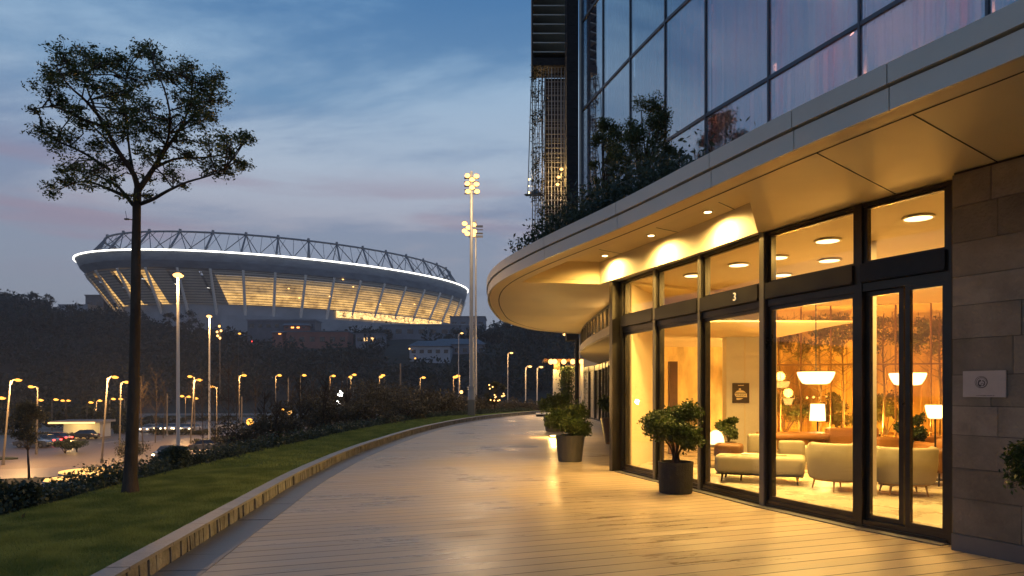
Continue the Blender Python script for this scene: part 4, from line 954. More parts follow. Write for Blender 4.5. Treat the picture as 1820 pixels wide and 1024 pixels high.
bowl_lamp('small tapering glowing bowl lamp beside the stone wall', Q(1662,732,12.2), .16, .24, True, 18)
c = Q(1453,733,15.6); t = thing('floor_lamp', 'tall glowing drum shade lamp behind the round orange cushion', 'lamp', (c[0],c[1],.012))
b = MB(); b.lathe([(.17,-.19), (.15,.19)], c, 24); b.build('lamp_shade', M['shade'], t, smooth=True); b = MB(); b.cyl((c[0],c[1],.012), (c[0],c[1],c[2]-.15), .02); b.lathe([(.18,0), (.18,.02), (.02,.03)], (c[0],c[1],.012)); b.build('stem', M['dark'], t)
plight('lamp', 30, (c[0], c[1]-.4, c[2]), t)
# ceiling lights
cl_lab = ['flat ceiling light nearest the stone wall behind the upper door window', 'ceiling light in the middle of the fourth upper window from the left', 'ceiling light low on the right of the fourth upper window', 'small ceiling light at the bottom left of the fourth upper window', 'small ceiling light at the left edge of the fourth upper window', 'ceiling light in the third upper window from the left', 'ceiling light in the second upper window from the left']
for k, (px, py) in enumerate(((1632,386), (1471,427), (1474,462), (1390,488), (1381,457), (1313,470), (1232,489))):
    z = 3.855; d = (z-EYE)*F/(HZ-py); x = (px-CX)/F*d; t = thing('ceiling_light', cl_lab[k], 'ceiling light', (x,d,z), 0, 'round ceiling lights of the lobby')
    b = MB(); b.lathe([(.19,0), (.19,-.02), (.165,-.024), (.165,0)], (x,d,z), 24); b.build('frame', M['white'], t)
    b = MB(); b.lathe([(.0001,-.018), (.16,-.018), (.164,-.004)], (x,d,z), 24); b.build('diffuser', M['dif'], t)
    L = bpy.data.lights.new('area', 'AREA'); L.shape = 'DISK'; L.size = .32; L.energy = LOBBY; L.color = (1,.61,.16)
    o = bpy.data.objects.new('lamp', L); COL.objects.link(o); o.parent = t; o.location = (0,0,-.03)
# uplit court
for k, (x, y) in enumerate(((8.0,19.2), (10.2,19.0), (12.6,18.6))):
    t = thing('ground_light', ('small ground light among the court plants near the sign wall', 'small ground light among the court plants behind the sofas', 'small ground light among the court plants near the stone wall')[k], 'light', (x,y,.3), 0, 'ground lights of the garden court')
    b = MB(); b.cyl((x,y,.3), (x,y,.42), .05, .06); b.build('housing', M['dark'], t); b = MB(); b.cyl((x,y,.421), (x,y,.43), .05); b.build('lens', M['dif'], t)
    plight('lamp', 430, (x, y, .62), t, AMBER)
# ---- furniture
def legs(t, pts, h, r0=.016, r1=.011, m='oak', splay=.04, z0=.012, cx=0, cy=0):
    for (x, y) in pts:
        b = MB(); s = 1+splay/max(math.hypot(x-cx, y-cy), .1); b.cyl((x,y,h), (cx+(x-cx)*s, cy+(y-cy)*s, 0), r0, r1, 10); b.build('leg', M[m], t, world=False)
def barrel_chair(lab, x, y, rz, R=.40, H=.74, m='cloth'):
    t = thing('barrel_chair', lab, 'armchair', (x,y,.012), rz, 'barrel armchairs in the lobby' if m == 'cloth' else None)
    z0 = .19; n = 30; b = MB(); vs = []; th = .085
    # wrap-round shell open to the front (+y)
    secs = []
    for k in range(n+1):
        a = radians(-215)+radians(250)*k/n; u = abs(k/n-.5)*2; top = H-.012-.10*smooth(.80, 1, u)
        ca, sa = cos(a), sin(a); rr_ = lambda r, z: (r*ca*(1+.12*(z-z0)), r*sa*(1+.12*(z-z0)), z)
        secs.append([rr_(R-.02, z0), rr_(R, z0+.04), rr_(R*1.03, (z0+top)/2), rr_(R*1.02, top-.04), rr_(R-.015, top-.008), rr_(R-.05, top), rr_(R-th+.01, top-.02), rr_(R-th, top-.06), rr_(R-th, z0+.2), rr_(R-th, z0)])
    k_ = len(secs[0]); b.add([v for s_ in secs for v in s_], [(i*k_+j, (i+1)*k_+j, (i+1)*k_+(j+1) % k_, i*k_+(j+1) % k_) for i in range(n) for j in range(k_)]+[tuple(range(k_-1, -1, -1)), tuple(n*k_+j for j in range(k_))])
    b.build('backrest', M[m], t, world=False, smooth=True)
    b = MB(); b.lathe([(R*.80,z0-.01), (R*.86,z0+.02), (R*.86,.38), (R*.82,.43), (R*.5,.455), (.001,.46)], (0,.02,0), 28); b.build('seat', M[m], t, world=False, smooth=True)
    b = MB(); b.lathe([(R*.84,z0-.03), (R*.84,z0)], (0,0,0), 28); b.build('seat_frame', M['oak'], t, world=False)
    legs(t, [(.23,.23), (-.23,.23), (.23,-.23), (-.23,-.23)], z0, .019, .011, 'oak', .05); return t
barrel_chair('cream barrel armchair with its back to the glass, left of the door leaves', 5.24, 11.0, radians(12), .43, .78)
barrel_chair('cream barrel armchair behind the sliding door leaves', 6.05, 10.55, radians(-14), .43, .75)
# chaise bench with two backs
t = thing('chaise_bench', 'long cream upholstered bench with low backs and turned feet behind the glass', 'bench', (4.36,12.0,.012), radians(-24))
b = MB(); b.rbox((.0,.0,.315), (1.46,.80,.30), .06); b.build('seat', M['cloth'], t, world=False, smooth=True)
b = MB(); b.rbox((0,0,.15), (1.42,.76,.025), .012); b.build('seat_frame', M['dark'], t, world=False)
b = MB(); b.rbox((-.02,.42,.60), (.46,.15,.42), .05); b.build('backrest', M['cloth'], t, world=False, smooth=True)
b = MB(); b.rbox((.50,.42,.545), (.44,.15,.32), .05); b.build('backrest', M['cloth'], t, world=False, smooth=True)
b = MB(); b.rbox((-.56,.30,.50), (.50,.40,.26), .06); b.build('armrest', M['brown'], t, world=False, smooth=True)
legs(t, [(.60,-.30), (-.60,-.30), (.60,.30), (-.60,.30), (-.3,-.02)], .15, .02, .013, 'dark', .02)
for k, (u, v) in enumerate(((-.18,-.02), (.28,-.06))):
    c_ = (4.36+u*cos(radians(-24))-v*sin(radians(-24)), 12.0+u*sin(radians(-24))+v*cos(radians(-24)), .479)
    tt = thing('magazine', ('open magazine lying on the left half of the cream bench', 'closed dark magazine lying on the right half of the cream bench')[k], 'magazine', c_, radians(-24+k*30))
    b = MB(); b.box((0,0,.004), (.26,.2,.008)); b.build('cover', M['brown'], tt, world=False)
    b = MB(); b.box((.0,0,.0105), (.25,.19,.005)); b.build('pages', M['cloth'] if k else M['white'], tt, world=False)
def ottoman(lab, x, y, w_, dpt, h, m, rz=0, z0=.17):
    t = thing('ottoman', lab, 'ottoman', (x,y,.012), rz); b = MB(); b.rbox((0,0,(h+z0)/2), (w_,dpt,h-z0), .06); b.build('cushion', M[m], t, world=False, smooth=True)
    legs(t, [(w_*.36,dpt*.34), (-w_*.36,dpt*.34), (w_*.36,-dpt*.34), (-w_*.36,-dpt*.34)], z0, .017, .011, 'oak' if m != 'brown' else 'dark', .03); return t
ottoman('low cream ottoman behind the bench, under the orange table', 6.15, 13.9, .86, .7, .47, 'cloth', radians(-8))
ottoman('brown leather seat beside the stone wall', 7.35, 11.6, .75, .6, .60, 'brown', radians(8), .22)
# tan leather sofas, table and round cushion
t = thing('lounge_table', 'long tan leather topped table with rounded ends behind the bench', 'table', (6.05,14.75,.012), radians(-6))
b = MB(); b.rbox((0,0,.62), (1.45,.55,.15), .06); b.build('tabletop', M['tan'], t, world=False, smooth=True); b = MB(); b.cyl((-.1,0,0), (-.1,0,.55), .05); b.cyl((-.1,0,0), (-.1,0,.03), .24, n=20); b.build('pedestal', M['dark'], t, world=False)
c = Q(1451,779,14.75); t = thing('round_cushion', 'round orange leather cushion standing on the lounge table', 'cushion', (c[0],c[1],c[2]-.14)); b = MB(); b.sphere(c, .20, 22, 12, .74); b.build('cover', M['tan'], t, smooth=True); b = MB(); b.lathe([(.200,-.006), (.204,0), (.200,.006)], c, 22); b.build('piping', M['brown'], t)
def sofa(lab, x, y, w_, m, rz=0, h=.78, group=None):
    t = thing('sofa', lab, 'sofa', (x,y,.012), rz, group); b = MB(); b.rbox((0,0,.31), (w_,.75,.25), .06); b.build('seat', M[m], t, world=False, smooth=True)
    b = MB(); b.rbox((0,.36,h-.25), (w_,.2,.5), .06); b.build('backrest', M[m], t, world=False, smooth=True)
    for s in (-1, 1): b = MB(); b.rbox((s*(w_/2-.08),0,.45), (.16,.72,.34), .05); b.build('armrest', M[m], t, world=False, smooth=True)
    legs(t, [(w_*.42,.3), (-w_*.42,.3), (w_*.42,-.3), (-w_*.42,-.3)], .19, .02, .014, 'dark', .02); return t
sofa('tan leather sofa seen between the barrel chair and the sliding door', 7.25, 15.0, 1.2, 'tan', radians(186), .80)
sofa('long tan leather sofa behind the two door leaves', 8.35, 14.5, 1.7, 'tan', radians(180), .64)
sofa('orange leather sofa beside the stone wall under the small bowl lamp', 8.35, 12.9, 1.2, 'tan', radians(184), .72)
t = thing('round_table', 'round amber topped coffee table right behind the second barrel armchair', 'table', (6.45,11.6,.012)); b = MB(); b.lathe([(.40,.50), (.42,.51), (.42,.535), (.40,.545)], (0,0,0), 30); b.build('tabletop', M['oak'], t, world=False); b = MB(); b.cyl((0,0,0), (0,0,.5), .03); b.cyl((0,0,0), (0,0,.02), .2, n=20); b.build('pedestal', M['dark'], t, world=False)
# dome lamp on a glass side table, plant on it
x, y, _ = Q(1268,790,14.3); t = thing('side_table', 'small wire side table carrying the glowing dome lamp', 'table', (x,y,.012))
b = MB(); b.cyl((0,0,.44), (0,0,.455), .30, n=28); b.build('tabletop', M['steel'], t, world=False)
b = MB(); b.lathe([(.24,0), (.24,.012), (.22,.012)], (0,0,0), 24)
for k in range(6): a = k*pi/3; b.cyl((.23*cos(a),.23*sin(a),0), (.27*cos(a),.27*sin(a),.44), .006, n=5)
b.build('wire_base', M['steel'], t, world=False)
t = thing('dome_lamp', 'glowing white dome lamp on the small side table behind the potted shrub', 'lamp', (x+.05,y,.467)); b = MB(); b.lathe([(.16,0), (.17,.05), (.155,.15), (.11,.24), (.05,.285), (.001,.295)], (0,0,.02), 24); b.build('lamp_shade', M['shade'], t, world=False, smooth=True); b = MB(); b.cyl((0,0,0), (0,0,.02), .15, n=24); b.build('base', M['dark'], t, world=False)
plight('lamp', 10, (x+.05,y-.25,.7), t)
def potted(name, lab, x, y, z, pr, ph, r, hg_, n, size, m='pot', square=False, leafm='box_', taper=.85, lumps=10, stems=5, group=None, shell=.35, trunk=0, lumpr=.42, flatten=.8):
    t = thing(name, lab, 'potted plant', (x,y,z), 0, group)
    b = MB()
    if square: b.prism([(x-pr*taper,y-pr*taper), (x+pr*taper,y-pr*taper), (x+pr*taper,y+pr*taper), (x-pr*taper,y+pr*taper)], z, z+.01)
    b.lathe([(pr*taper*.96,0), (pr*taper,.02), (pr*.99,ph-.05), (pr,ph-.02), (pr,ph), (pr-.035,ph), (pr-.045,ph-.06)], (x,y,z), 32); b.build('pot', M[m], t, smooth=False)
    b = MB(); b.lathe([(.001,ph-.055), (pr-.04,ph-.06)], (x,y,z), 24); b.build('soil', M['soil'], t)
    st = MB(); P = []; c0 = np.array((x,y,z+ph-.06)); top = z+ph+hg_; cz = z+ph+trunk+(hg_-trunk)/2; hz = (hg_-trunk)/2
    for k in range(lumps):
        a = k*2.399; v = -0.75+1.5*((k*.618) % 1); rad = sqrt(max(0,1-v*v)); q = RNG.uniform(.45, .78)*rad*r
        lc = np.array((x+q*cos(a), y+q*sin(a), cz+v*hz*.72)); lr = lumpr*r*RNG.uniform(.8, 1.15)
        P.append(ball(lc, (lr,lr,lr*flatten), n//lumps, shell)); 
        if k < stems*2: st.tube(catmull([c0+(RNG.normal()*.03, RNG.normal()*.03, 0), c0+((lc-c0)*(.25,.25,.45)), lc], 5), list(np.linspace(.016*(r/.4), .005, 11)), 6)
        for j in range(5): e_ = lc+unit(RNG.normal(size=3))*lr*1.1; st.tube([lc, e_], [.005,.002], 3); P.append(ball(e_, (.05*r/.4,)*3, 14, 0))
    P = np.concatenate(P); link('foliage', fastmesh('foliage', leaves(P, size, .4, 0, .5), 4), M[leafm], t)
    st.build('stem', M['bark'], t, smooth=True); return t
# ---- potted shrubs on the walkway
x, y, _ = G(1208,880); potted('potted_shrub', 'shrub with visible forked stems in a black pebbled pot before the lobby glass', x, y+.26, 0, .275, .49, .55, .98, 13000, .050, 'pot', taper=.93, lumps=20, stems=5, trunk=.16, lumpr=.37, shell=.15, flatten=.95)
x, y, _ = G(1015,822); potted('potted_shrub', 'round clipped shrub in a smooth grey tapered pot out on the walkway', x, y+.26, 0, .335, .60, .55, .74, 13000, .052, 'pot2', leafm='boxb', taper=.80, lumps=18, lumpr=.44, shell=.45, trunk=-.05)
x, y, _ = G(987,768); potted('potted_shrub', 'wide bright shrub in a pot just behind the round one', x, y+.4, 0, .45, .62, .66, .98, 6500, .085, 'pot2', leafm='boxb', taper=.8, lumps=16, lumpr=.44, shell=.4, trunk=-.1)
x, y, _ = G(1091,790); potted('potted_shrub', 'shrub in a dark tapered planter half hidden by the pale corner post', x+.02, y+.2, 0, .40, .78, .46, .85, 5000, .075, 'brown', taper=.62, lumps=12, lumpr=.42, trunk=-.05)
x, y, _ = G(1293,838); potted('lobby_plant', 'small leafy plant in a pot behind the side table inside the lobby', x+.35, 14.6, .012, .16, .5, .26, .62, 2200, .06, 'pot2', lumps=10)
x, y = (1665-CX)/F*12.9, 12.9; potted('lobby_plant', 'bushy green plant in a pot behind the seats beside the stone wall', x-.02, 13.35+.3, .012, .2, .55, .30, .62, 2600, .06, 'pot2', lumps=10)
for k, px in enumerate((1611,1627)):
    potted('table_plant', ('left one of the two small plants behind the second barrel armchair', 'right one of the two small plants behind the second barrel armchair')[k], (px-CX)/F*13.2, 13.2+k*.2, .012, .09, .62, .13, .34, 700, .04, 'pot2', lumps=6, stems=3)
x, y = (1832-CX)/F*5.75, 5.75
potted('potted_shrub', 'dark shrub reaching into view at the right edge before the stone wall', 4.60, 5.62, 0, .17, .55, .50, .78, 9000, .05, 'pot', lumps=14, lumpr=.42, shell=.2)
# ================================================================== stadium on the hill
EC = np.array([-182.69, 583.89]); ea, eb = 162.0, 97.2; ud = np.array([.7854,.6190]); vd = np.array([-.6190,.7854])
def ell(t, s=1.0, da=0.0): return EC+ud*(ea*s+da)*cos(t)+vd*(eb*s+da)*sin(t)
BSH = np.array([60., 8.])
def ellb(t, s=1.0): return ell(t, s)+BSH*(1-s)
tt_ = np.linspace(0, 2*pi, 1441); pp_ = np.array([ell(t) for t in tt_]); ss_ = np.r_[0, np.cumsum(np.linalg.norm(np.diff(pp_, axis=0), axis=1))]
def arc(u): return float(np.interp((u % 1)*ss_[-1], ss_, tt_))
stad = thing('stadium', 'large oval stadium with a glowing white rim and lit raked glass on the hilltop', 'stadium', (EC[0], EC[1], 50))
PROF = [(1.0,96.2), (.995,94.6), (.985,90), (.965,85.5), (.945,84.4)]
def loft(prof, n=180, u0=0, u1=1, E=None):
    E = E or ellb
    mb = MB(); vs = []; cl = (u1-u0) >= .999; m = n if cl else n+1
    for s, z in prof:
        for k in range(m): vs.append((*E(arc(u0+(u1-u0)*k/n), s), z))
    fs = []
    for i in range(len(prof)-1):
        for k in range(n): k2 = (k+1) % m; fs.append((i*m+k, i*m+k2, (i+1)*m+k2, (i+1)*m+k))
    mb.add(vs, fs); return mb
M['sfascia'] = mat('stadium_fascia', (.24,.27,.31), .55, .3, .5, var=.25, vscale=.12, vstretch=(1,1,3))
M['sroof'] = mat('stadium_roof', (.30,.31,.33), .6, .2, .4, var=.1, vscale=.05)
M['spanel'] = mat('stadium_panel', (.60,.54,.45), .6, .1, .4, var=.12, vscale=.1)
M['srib'] = mat('stadium_rib', (.78,.74,.68), .6, .1, .4)
M['slouv'] = mat('louvre_metal', (.14,.12,.10), .6, .2, .4)
M['struss'] = mat('truss_steel', (.20,.20,.21), .5, .5, .5)
M['podium'] = mat('podium_concrete', (.33,.345,.37), .8, 0, .3, var=.2, vscale=.08)
loft(PROF).build('fascia', M['sfascia'], stad)
loft([(1.0,96.2), (.97,97.6), (.88,99.5), (.78,100.5), (.62,100), (.61,99), (.8,98)], E=ell).build('roof', M['sroof'], stad)
mb = MB(); C = [(*ell(arc(k/240), 1.003), 96.5) for k in range(241)]; mb.tube(C, .55, 6); mb.build('light_ring', M['ring'], stad)
# raked body: lit glass by storeys behind fine louvres, opaque panels on the near left part
def litmat(name, c1, c2, s, sc_):
    m = bpy.data.materials.new(name); m.use_nodes = True; t = m.node_tree; p = t.nodes['Principled BSDF']; p.inputs['Base Color'].default_value = (.1,.08,.05,1); p.inputs['Roughness'].default_value = .3
    c = t.nodes.new('ShaderNodeTexCoord'); mp_ = t.nodes.new('ShaderNodeMapping'); mp_.inputs['Scale'].default_value = (1,1,1.6); n = t.nodes.new('ShaderNodeTexNoise'); n.inputs['Scale'].default_value = sc_; n.inputs['Detail'].default_value = 5; n.inputs['Roughness'].default_value = .7
    t.links.new(c.outputs['Object'], mp_.inputs[0]); t.links.new(mp_.outputs[0], n.inputs[0]); r = t.nodes.new('ShaderNodeValToRGB'); r.color_ramp.elements[0].position = .34; r.color_ramp.elements[0].color = (*c1, 1); r.color_ramp.elements[1].position = .66; r.color_ramp.elements[1].color = (*c2, 1)
    t.links.new(n.outputs['Fac'], r.inputs[0]); t.links.new(r.outputs[0], p.inputs['Emission Color']); p.inputs['Emission Strength'].default_value = s; return m
M['lit_low'] = litmat('lit_concourse_glass', (.34,.18,.05), (1.0,.58,.18), 1.05, .10)
M['lit_mid'] = litmat('lit_middle_glass', (.22,.13,.05), (.72,.42,.15), .95, .08)
M['lit_top'] = litmat('dim_upper_glass', (.20,.14,.08), (.34,.22,.10), .8, .05)
M['glit'] = litmat('glittering_terrace', (.10,.05,.012), (2.2,1.3,.45), .9, .35)
def sz(z): return .885+(.968-.885)*((z-62)/(85.5-62))
NB = 38
_a, _b = ellb(arc(.0)), ellb(arc(.001))
_k = [k/400 for k in range(400) if np.dot(ell(arc(k/400))-EC, -ell(arc(k/400))) > 0][20]
_a, _b = ell(arc(_k)), ell(arc(_k+.002)); SKEW = -.014 if _b[0]/_b[1] > _a[0]/_a[1] else .014
ang = [atan2(*(ell(arc((k+.5)/NB))-0)[::-1]) for k in range(NB)]
for k in range(NB):
    u0, u1 = k/NB, (k+1)/NB; c = ell(arc((k+.5)/NB), .92); px = CX+F*c[0]/c[1]; nrm = c-EC
    front = np.dot(nrm, -c) > -3000
    if not front and px < 600: 
        loft([(sz(62)-.006,62), (sz(84.6)-.006,84.6)], 4, u0, u1).build('wall_panel', M['spanel'], stad); continue
    closed = px < 392 and not (px < 152)
    if closed:
        loft([(sz(62)+.001,62), (sz(84.6)+.001,84.6)], 4, u0, u0+(u1-u0)*.60).build('wall_panel', M['spanel'], stad)
        loft([(sz(62)-.010,62), (sz(74)-.010,74), (sz(84)-.010,84)], 3, u0+(u1-u0)*.60, u1).build('window', M['lit_low'] if px < 250 else M['spanel'], stad)
    else:
        loft([(sz(62.4)-.008,62.4), (sz(70.5)-.008,70.5)], 4, u0, u1).build('window', M['lit_low'], stad)
        loft([(sz(70.5)-.008,70.5), (sz(78)-.008,78)], 4, u0, u1).build('window', M['lit_mid'], stad)
        loft([(sz(78)-.008,78), (sz(81.5)-.008,81.5)], 4, u0, u1).build('window', M['lit_top'], stad); loft([(sz(81.5),81.5), (sz(84.6),84.6)], 4, u0, u1).build('wall_panel', M['spanel'], stad)
    # rib on the bay line, running down to the podium
    t0 = arc(u0); a = (*ellb(t0, .985*.985), 85.2); t1 = arc(u0+SKEW); b = (*ellb(t1, .862), 54)
    mb = MB(); mb.cyl(b, a, 1.15, .95, 6); mb.build('rib', M['srib'], stad)
for j in range(13):
    z = 63+j*1.75; mb = MB(); C = [(*ellb(arc(k/200), sz(z)+.004), z) for k in range(201)]; mb.tube(C, .20, 4); mb.build('louvre', M['slouv'], stad)
loft([(.945,84.4), (.90,84.6)]).build('soffit', M['spanel'], stad)
loft([(.874,28), (.874,61.9), (.82,62.0)]).build('podium', M['podium'], stad)
# roof truss: chord on posts with V braces
NT = 34; pts = [(*ell(arc((k+.35)/NT), .885), 112.0) for k in range(NT+1)]
mb = MB(); mb.tube([(*ell(arc((k/4+.35)/NT), .885), 112.0) for k in range(NT*4+1)], .75, 6); mb.build('truss_chord', M['struss'], stad)
for k in range(NT):
    a = np.array(pts[k]); u = (k+.35)/NT; mb = MB(); f0 = (*ell(arc(u), .955), 97.2); mb.cyl(f0, a, .85, .6, 6); mb.cyl(a-(0,0,.5), a+(0,0,1.8), 1.1, .9, 6)
    m0 = (*ell(arc(u+.5/NT), .955), 97.2); m1 = (*ell(arc(u-.5/NT), .955), 97.2); mb.cyl(a, m0, .32, .32, 5); mb.cyl(a, m1, .32, .32, 5)
    mb.cyl(a, (*ell(arc(u), .80), 100.4), .35, .35, 5); mb.build('truss_post', M['struss'], stad)
    mb = MB(); c0 = np.array((*ell(arc(u+.5/NT), .885), 112.0)); c1 = np.array((*ell(arc(u+.25/NT), .885), 112.0)); lo = (*ell(arc(u+.5/NT), .93), 98.6)
    for q in (lo,): mb.cyl(c0, q, .18, .18, 4)
    mb.cyl(c1, (*ell(arc(u), .955), 97.2), .16, .16, 4); mb.cyl((*ell(arc(u+.75/NT), .885), 112.0), (*ell(arc(u+1/NT), .955), 97.2), .16, .16, 4); mb.cyl(m0, (*ell(arc(u), .80), 100.4), .2, .2, 4); mb.build('truss_lattice', M['struss'], stad)
# far side tribune lights inside are not visible; terrace with glitter at the right foot
u_of = lambda px, lo=0, hi=1: min((abs(CX+F*ell(arc(k/400), .9)[0]/ell(arc(k/400), .9)[1]-px), k/400) for k in range(400) if np.dot(ell(arc(k/400))-EC, -ell(arc(k/400))) > 0)[1]
ua, ub = u_of(583), u_of(795)
if abs(ub-ua) > .5: (ua, ub) = (max(ua,ub)-1, min(ua,ub))
loft([(.893,56.5), (.893,61.5)], 30, min(ua,ub), max(ua,ub)).build('terrace_window', M['glit'], stad)
loft([(.893,61.6), (.905,61.6), (.905,62.3), (.88,62.3)], 30, min(ua,ub), max(ua,ub)).build('terrace_roof', M['podium'], stad)
loft([(.94,30), (.94,54.3), (.86,54.4)], 60, min(ua,ub)-.1, max(ua,ub)).build('terrace_wall', M['podium'], stad)
for k in range(14):
    u = min(ua,ub)+(max(ua,ub)-min(ua,ub))*(k+.5)/14; p = (*ellb(arc(u), .899), 57.5+(k % 3)*1.4); mb = MB(); mb.sphere(p, .5, 8, 5); mb.build('terrace_lamp', M['lampw'], stad)
# lamps seen through the big panes
for (px, py) in ((520,530), (575,527), (617,510), (661,541), (720,541), (600,497), (503,513), (640,562)):
    d = 1; c = None
    uu = u_of(px); z = None; p = ellb(arc(uu), .93); zz = EYE+(HZ-py)/F*p[1]; p = ellb(arc(uu), sz(min(max(zz,62),84))+.006); mb = MB(); mb.sphere((*p, EYE+(HZ-py)/F*p[1]), .7, 8, 5, .5); mb.build('interior_lamp', M['lampw'], stad)

# ---- buildings around the stadium and down the slope
def house(name, lab, px0, px1, ptop, pbot, d, dep, wallm, roofm, roof='flat', win=0, rz=0, lit=None, sink=8, cat='building'):
    x0, x1 = (px0-CX)/F*d, (px1-CX)/F*d; z1 = EYE+(HZ-ptop)/F*d; z0 = EYE+(HZ-pbot)/F*d; w_ = x1-x0; cx = (x0+x1)/2
    t = thing(name, lab, cat, (cx, d+dep/2, z0-sink))
    b = MB(); rh = .8 if roof == 'flat' else (z1-z0)*.38; b.box((cx, d+dep/2, (z0-sink+z1-rh)/2), (w_, dep, z1-rh-z0+sink)); b.build('wall', M[wallm], t)
    b = MB()
    if roof == 'flat': b.box((cx, d+dep/2, z1-rh/2), (w_+1, dep+1, rh))
    else:
        e_ = 1.0; zr = z1-rh; vs = [(x0-e_, d-e_, zr), (x1+e_, d-e_, zr), (x1+e_, d+dep+e_, zr), (x0-e_, d+dep+e_, zr), (x0-e_ if roof == 'gable' else x0+w_*.15, d+dep/2, z1), (x1+e_ if roof == 'gable' else x1-w_*.15, d+dep/2, z1)]
        b.add(vs, [(0,1,5,4), (2,3,4,5), (1,2,5), (3,0,4), (3,2,1,0)])
    b.build('roof', M[roofm], t)
    hh = z1-rh-z0
    for k in range(win):
        x = x0+w_*(k+.5)/win; b = MB(); b.box((x, d-.02, z0+hh*.5), (w_/win*.5, .3, hh*.34)); b.build('window', M[lit] if lit and (k*7) % 3 else M['carglass'], t)
    return t
M['c_red'] = mat('red_brown_wall', (.28,.13,.10), .85, var=.3, vscale=.1); M['c_grey'] = mat('grey_wall', (.20,.21,.24), .85, var=.2, vscale=.1); M['c_pale'] = mat('pale_wall', (.38,.40,.44), .85, var=.15, vscale=.1); M['c_roof'] = mat('slate_roof', (.13,.14,.16), .7, var=.2, vscale=.3)
M['winlit'] = glow('lit_window', (1,.55,.2), 1.6); M['fire'] = glow('orange_lit_window', (1,.36,.08), 2.6)
house('service_building', 'low grey building with a flat roof under the glittering stadium terrace', 678, 862, 576, 600, 430, 16, 'c_grey', 'podium', 'flat', 9)
house('annex_building', 'dark blue grey block at the right foot of the stadium', 800, 862, 562, 590, 560, 30, 'c_grey', 'c_roof', 'flat', 4)
house('annex_building', 'small dark block beside the left foot of the stadium', 152, 184, 524, 560, 500, 20, 'c_roof', 'c_roof', 'flat', 2)
house('annex_building', 'pale low shed left of the stadium at the edge of the trees', 105, 156, 541, 560, 480, 20, 'c_pale', 'podium', 'flat', 0)
house('terrace_building', 'long reddish building with a flat roof halfway up the hill', 510, 618, 588, 616, 400, 14, 'c_red', 'c_roof', 'flat', 6)
house('terrace_building', 'long dark low building with faint windows below the stadium front', 440, 560, 568, 588, 425, 14, 'c_roof', 'c_grey', 'flat', 8)
house('cottage', 'tiny orange lit house between the stadium and the reddish building', 505, 545, 574, 586, 415, 8, 'c_red', 'c_roof', 'gable', 4, lit='fire')
house('cottage', 'tiny orange lit hut just below the orange lit house', 484, 502, 588, 596, 400, 6, 'c_red', 'c_roof', 'gable', 2, lit='fire')
house('villa', 'pale gabled house with a small green lamp on the right slope', 728, 800, 604, 634, 350, 14, 'c_pale', 'c_roof', 'hip', 5)
house('villa', 'larger house with a dark hipped roof right of the pale gabled one', 762, 862, 600, 632, 368, 18, 'c_grey', 'c_roof', 'hip', 7)
house('villa', 'grey flat roofed house in the trees below the reddish building', 632, 680, 592, 612, 390, 12, 'c_grey', 'c_roof', 'flat', 4, lit='winlit')
# ---- wooded hillside: one mass of crowns, plus single trees on the skyline
def forest(n_try, boxes, name, lab, leafn, size, avoid=True):
    P = []; k = 0
    X = RNG.uniform(boxes[0], boxes[1], n_try); Y = RNG.uniform(boxes[2], boxes[3], n_try); Z = height(X, Y)
    keep = np.ones(n_try, bool)
    q = np.stack([X, Y], 1)-EC; el = ((q@ud)/(ea*1.0))**2+((q@vd)/(eb*1.0))**2; keep &= el > .98
    # leave gaps round the houses
    for o in COL.objects:
        if o.parent is None and o.get('category') == 'building' and o.location.y > 300 and o.name != 'stadium':
            keep &= ~((np.abs(X-o.location.x) < 26) & (Y > o.location.y-34) & (Y < o.location.y+10))
    PX = CX+F*X/Y; front = (Y < 520) & (PX > 395) & (PX < 690); keep &= ~(front & (Z > 31) & (RNG.random(n_try) < .35))
    X, Y, Z = X[keep], Y[keep], Z[keep]
    if len(X) == 0: return
    R = RNG.uniform(2.2, 4.6, len(X)); Hh = R*RNG.uniform(1.3, 2.0, len(X))
    for x, y, z, r, h in zip(X, Y, Z, R, Hh): P.append(ball((x, y, z+h*.75), (r, r, h*.8), leafn, .55))
    P = np.concatenate(P); tag(link(name, fastmesh(name, leaves(P, size), 4), M['wood_far']), lab, 'woodland', kind='stuff')
forest(5200, (-470, 260, 262, 500), 'woodland', 'dark mass of trees covering the hillside below the stadium', 60, 1.9)
rg = random.Random(2)
sky_l = [(8,519,470), (28,524,462), (62,520,455), (84,524,455), (196,550,440), (300,556,430), (335,552,428), (885,578,440), (905,575,440), (938,580,430), (968,588,430), (1015,596,420)]
tl = ['leftmost dark rounded tree on the skyline', 'second dark tree from the left on the skyline', 'tall loose tree on the skyline left of the stadium', 'rounded tree on the skyline beside the pale shed', 'dark tree at the left foot of the stadium', 'dark tree below the stadium behind the tall white lamp pole', 'dark tree below the stadium right of the tall white lamp pole',
      'small skyline tree just right of the grey annex', 'small skyline tree left of the canopy tip', 'skyline tree below the canopy tip', 'skyline tree seen under the middle of the canopy', 'skyline tree seen under the canopy beside the dark column']
for k, (px, py, d) in enumerate(sky_l):
    x = (px-CX)/F*d; top = EYE+(HZ-py)/F*d; z0 = min(float(height(x, d)), top-6)
    crown_tree('hill_tree', tl[k], (x, d, z0), top, (top-z0)*.42, 1500, 1.0, 'wood_far', 'single trees on the skyline', .35, k, 16, .2, .8)
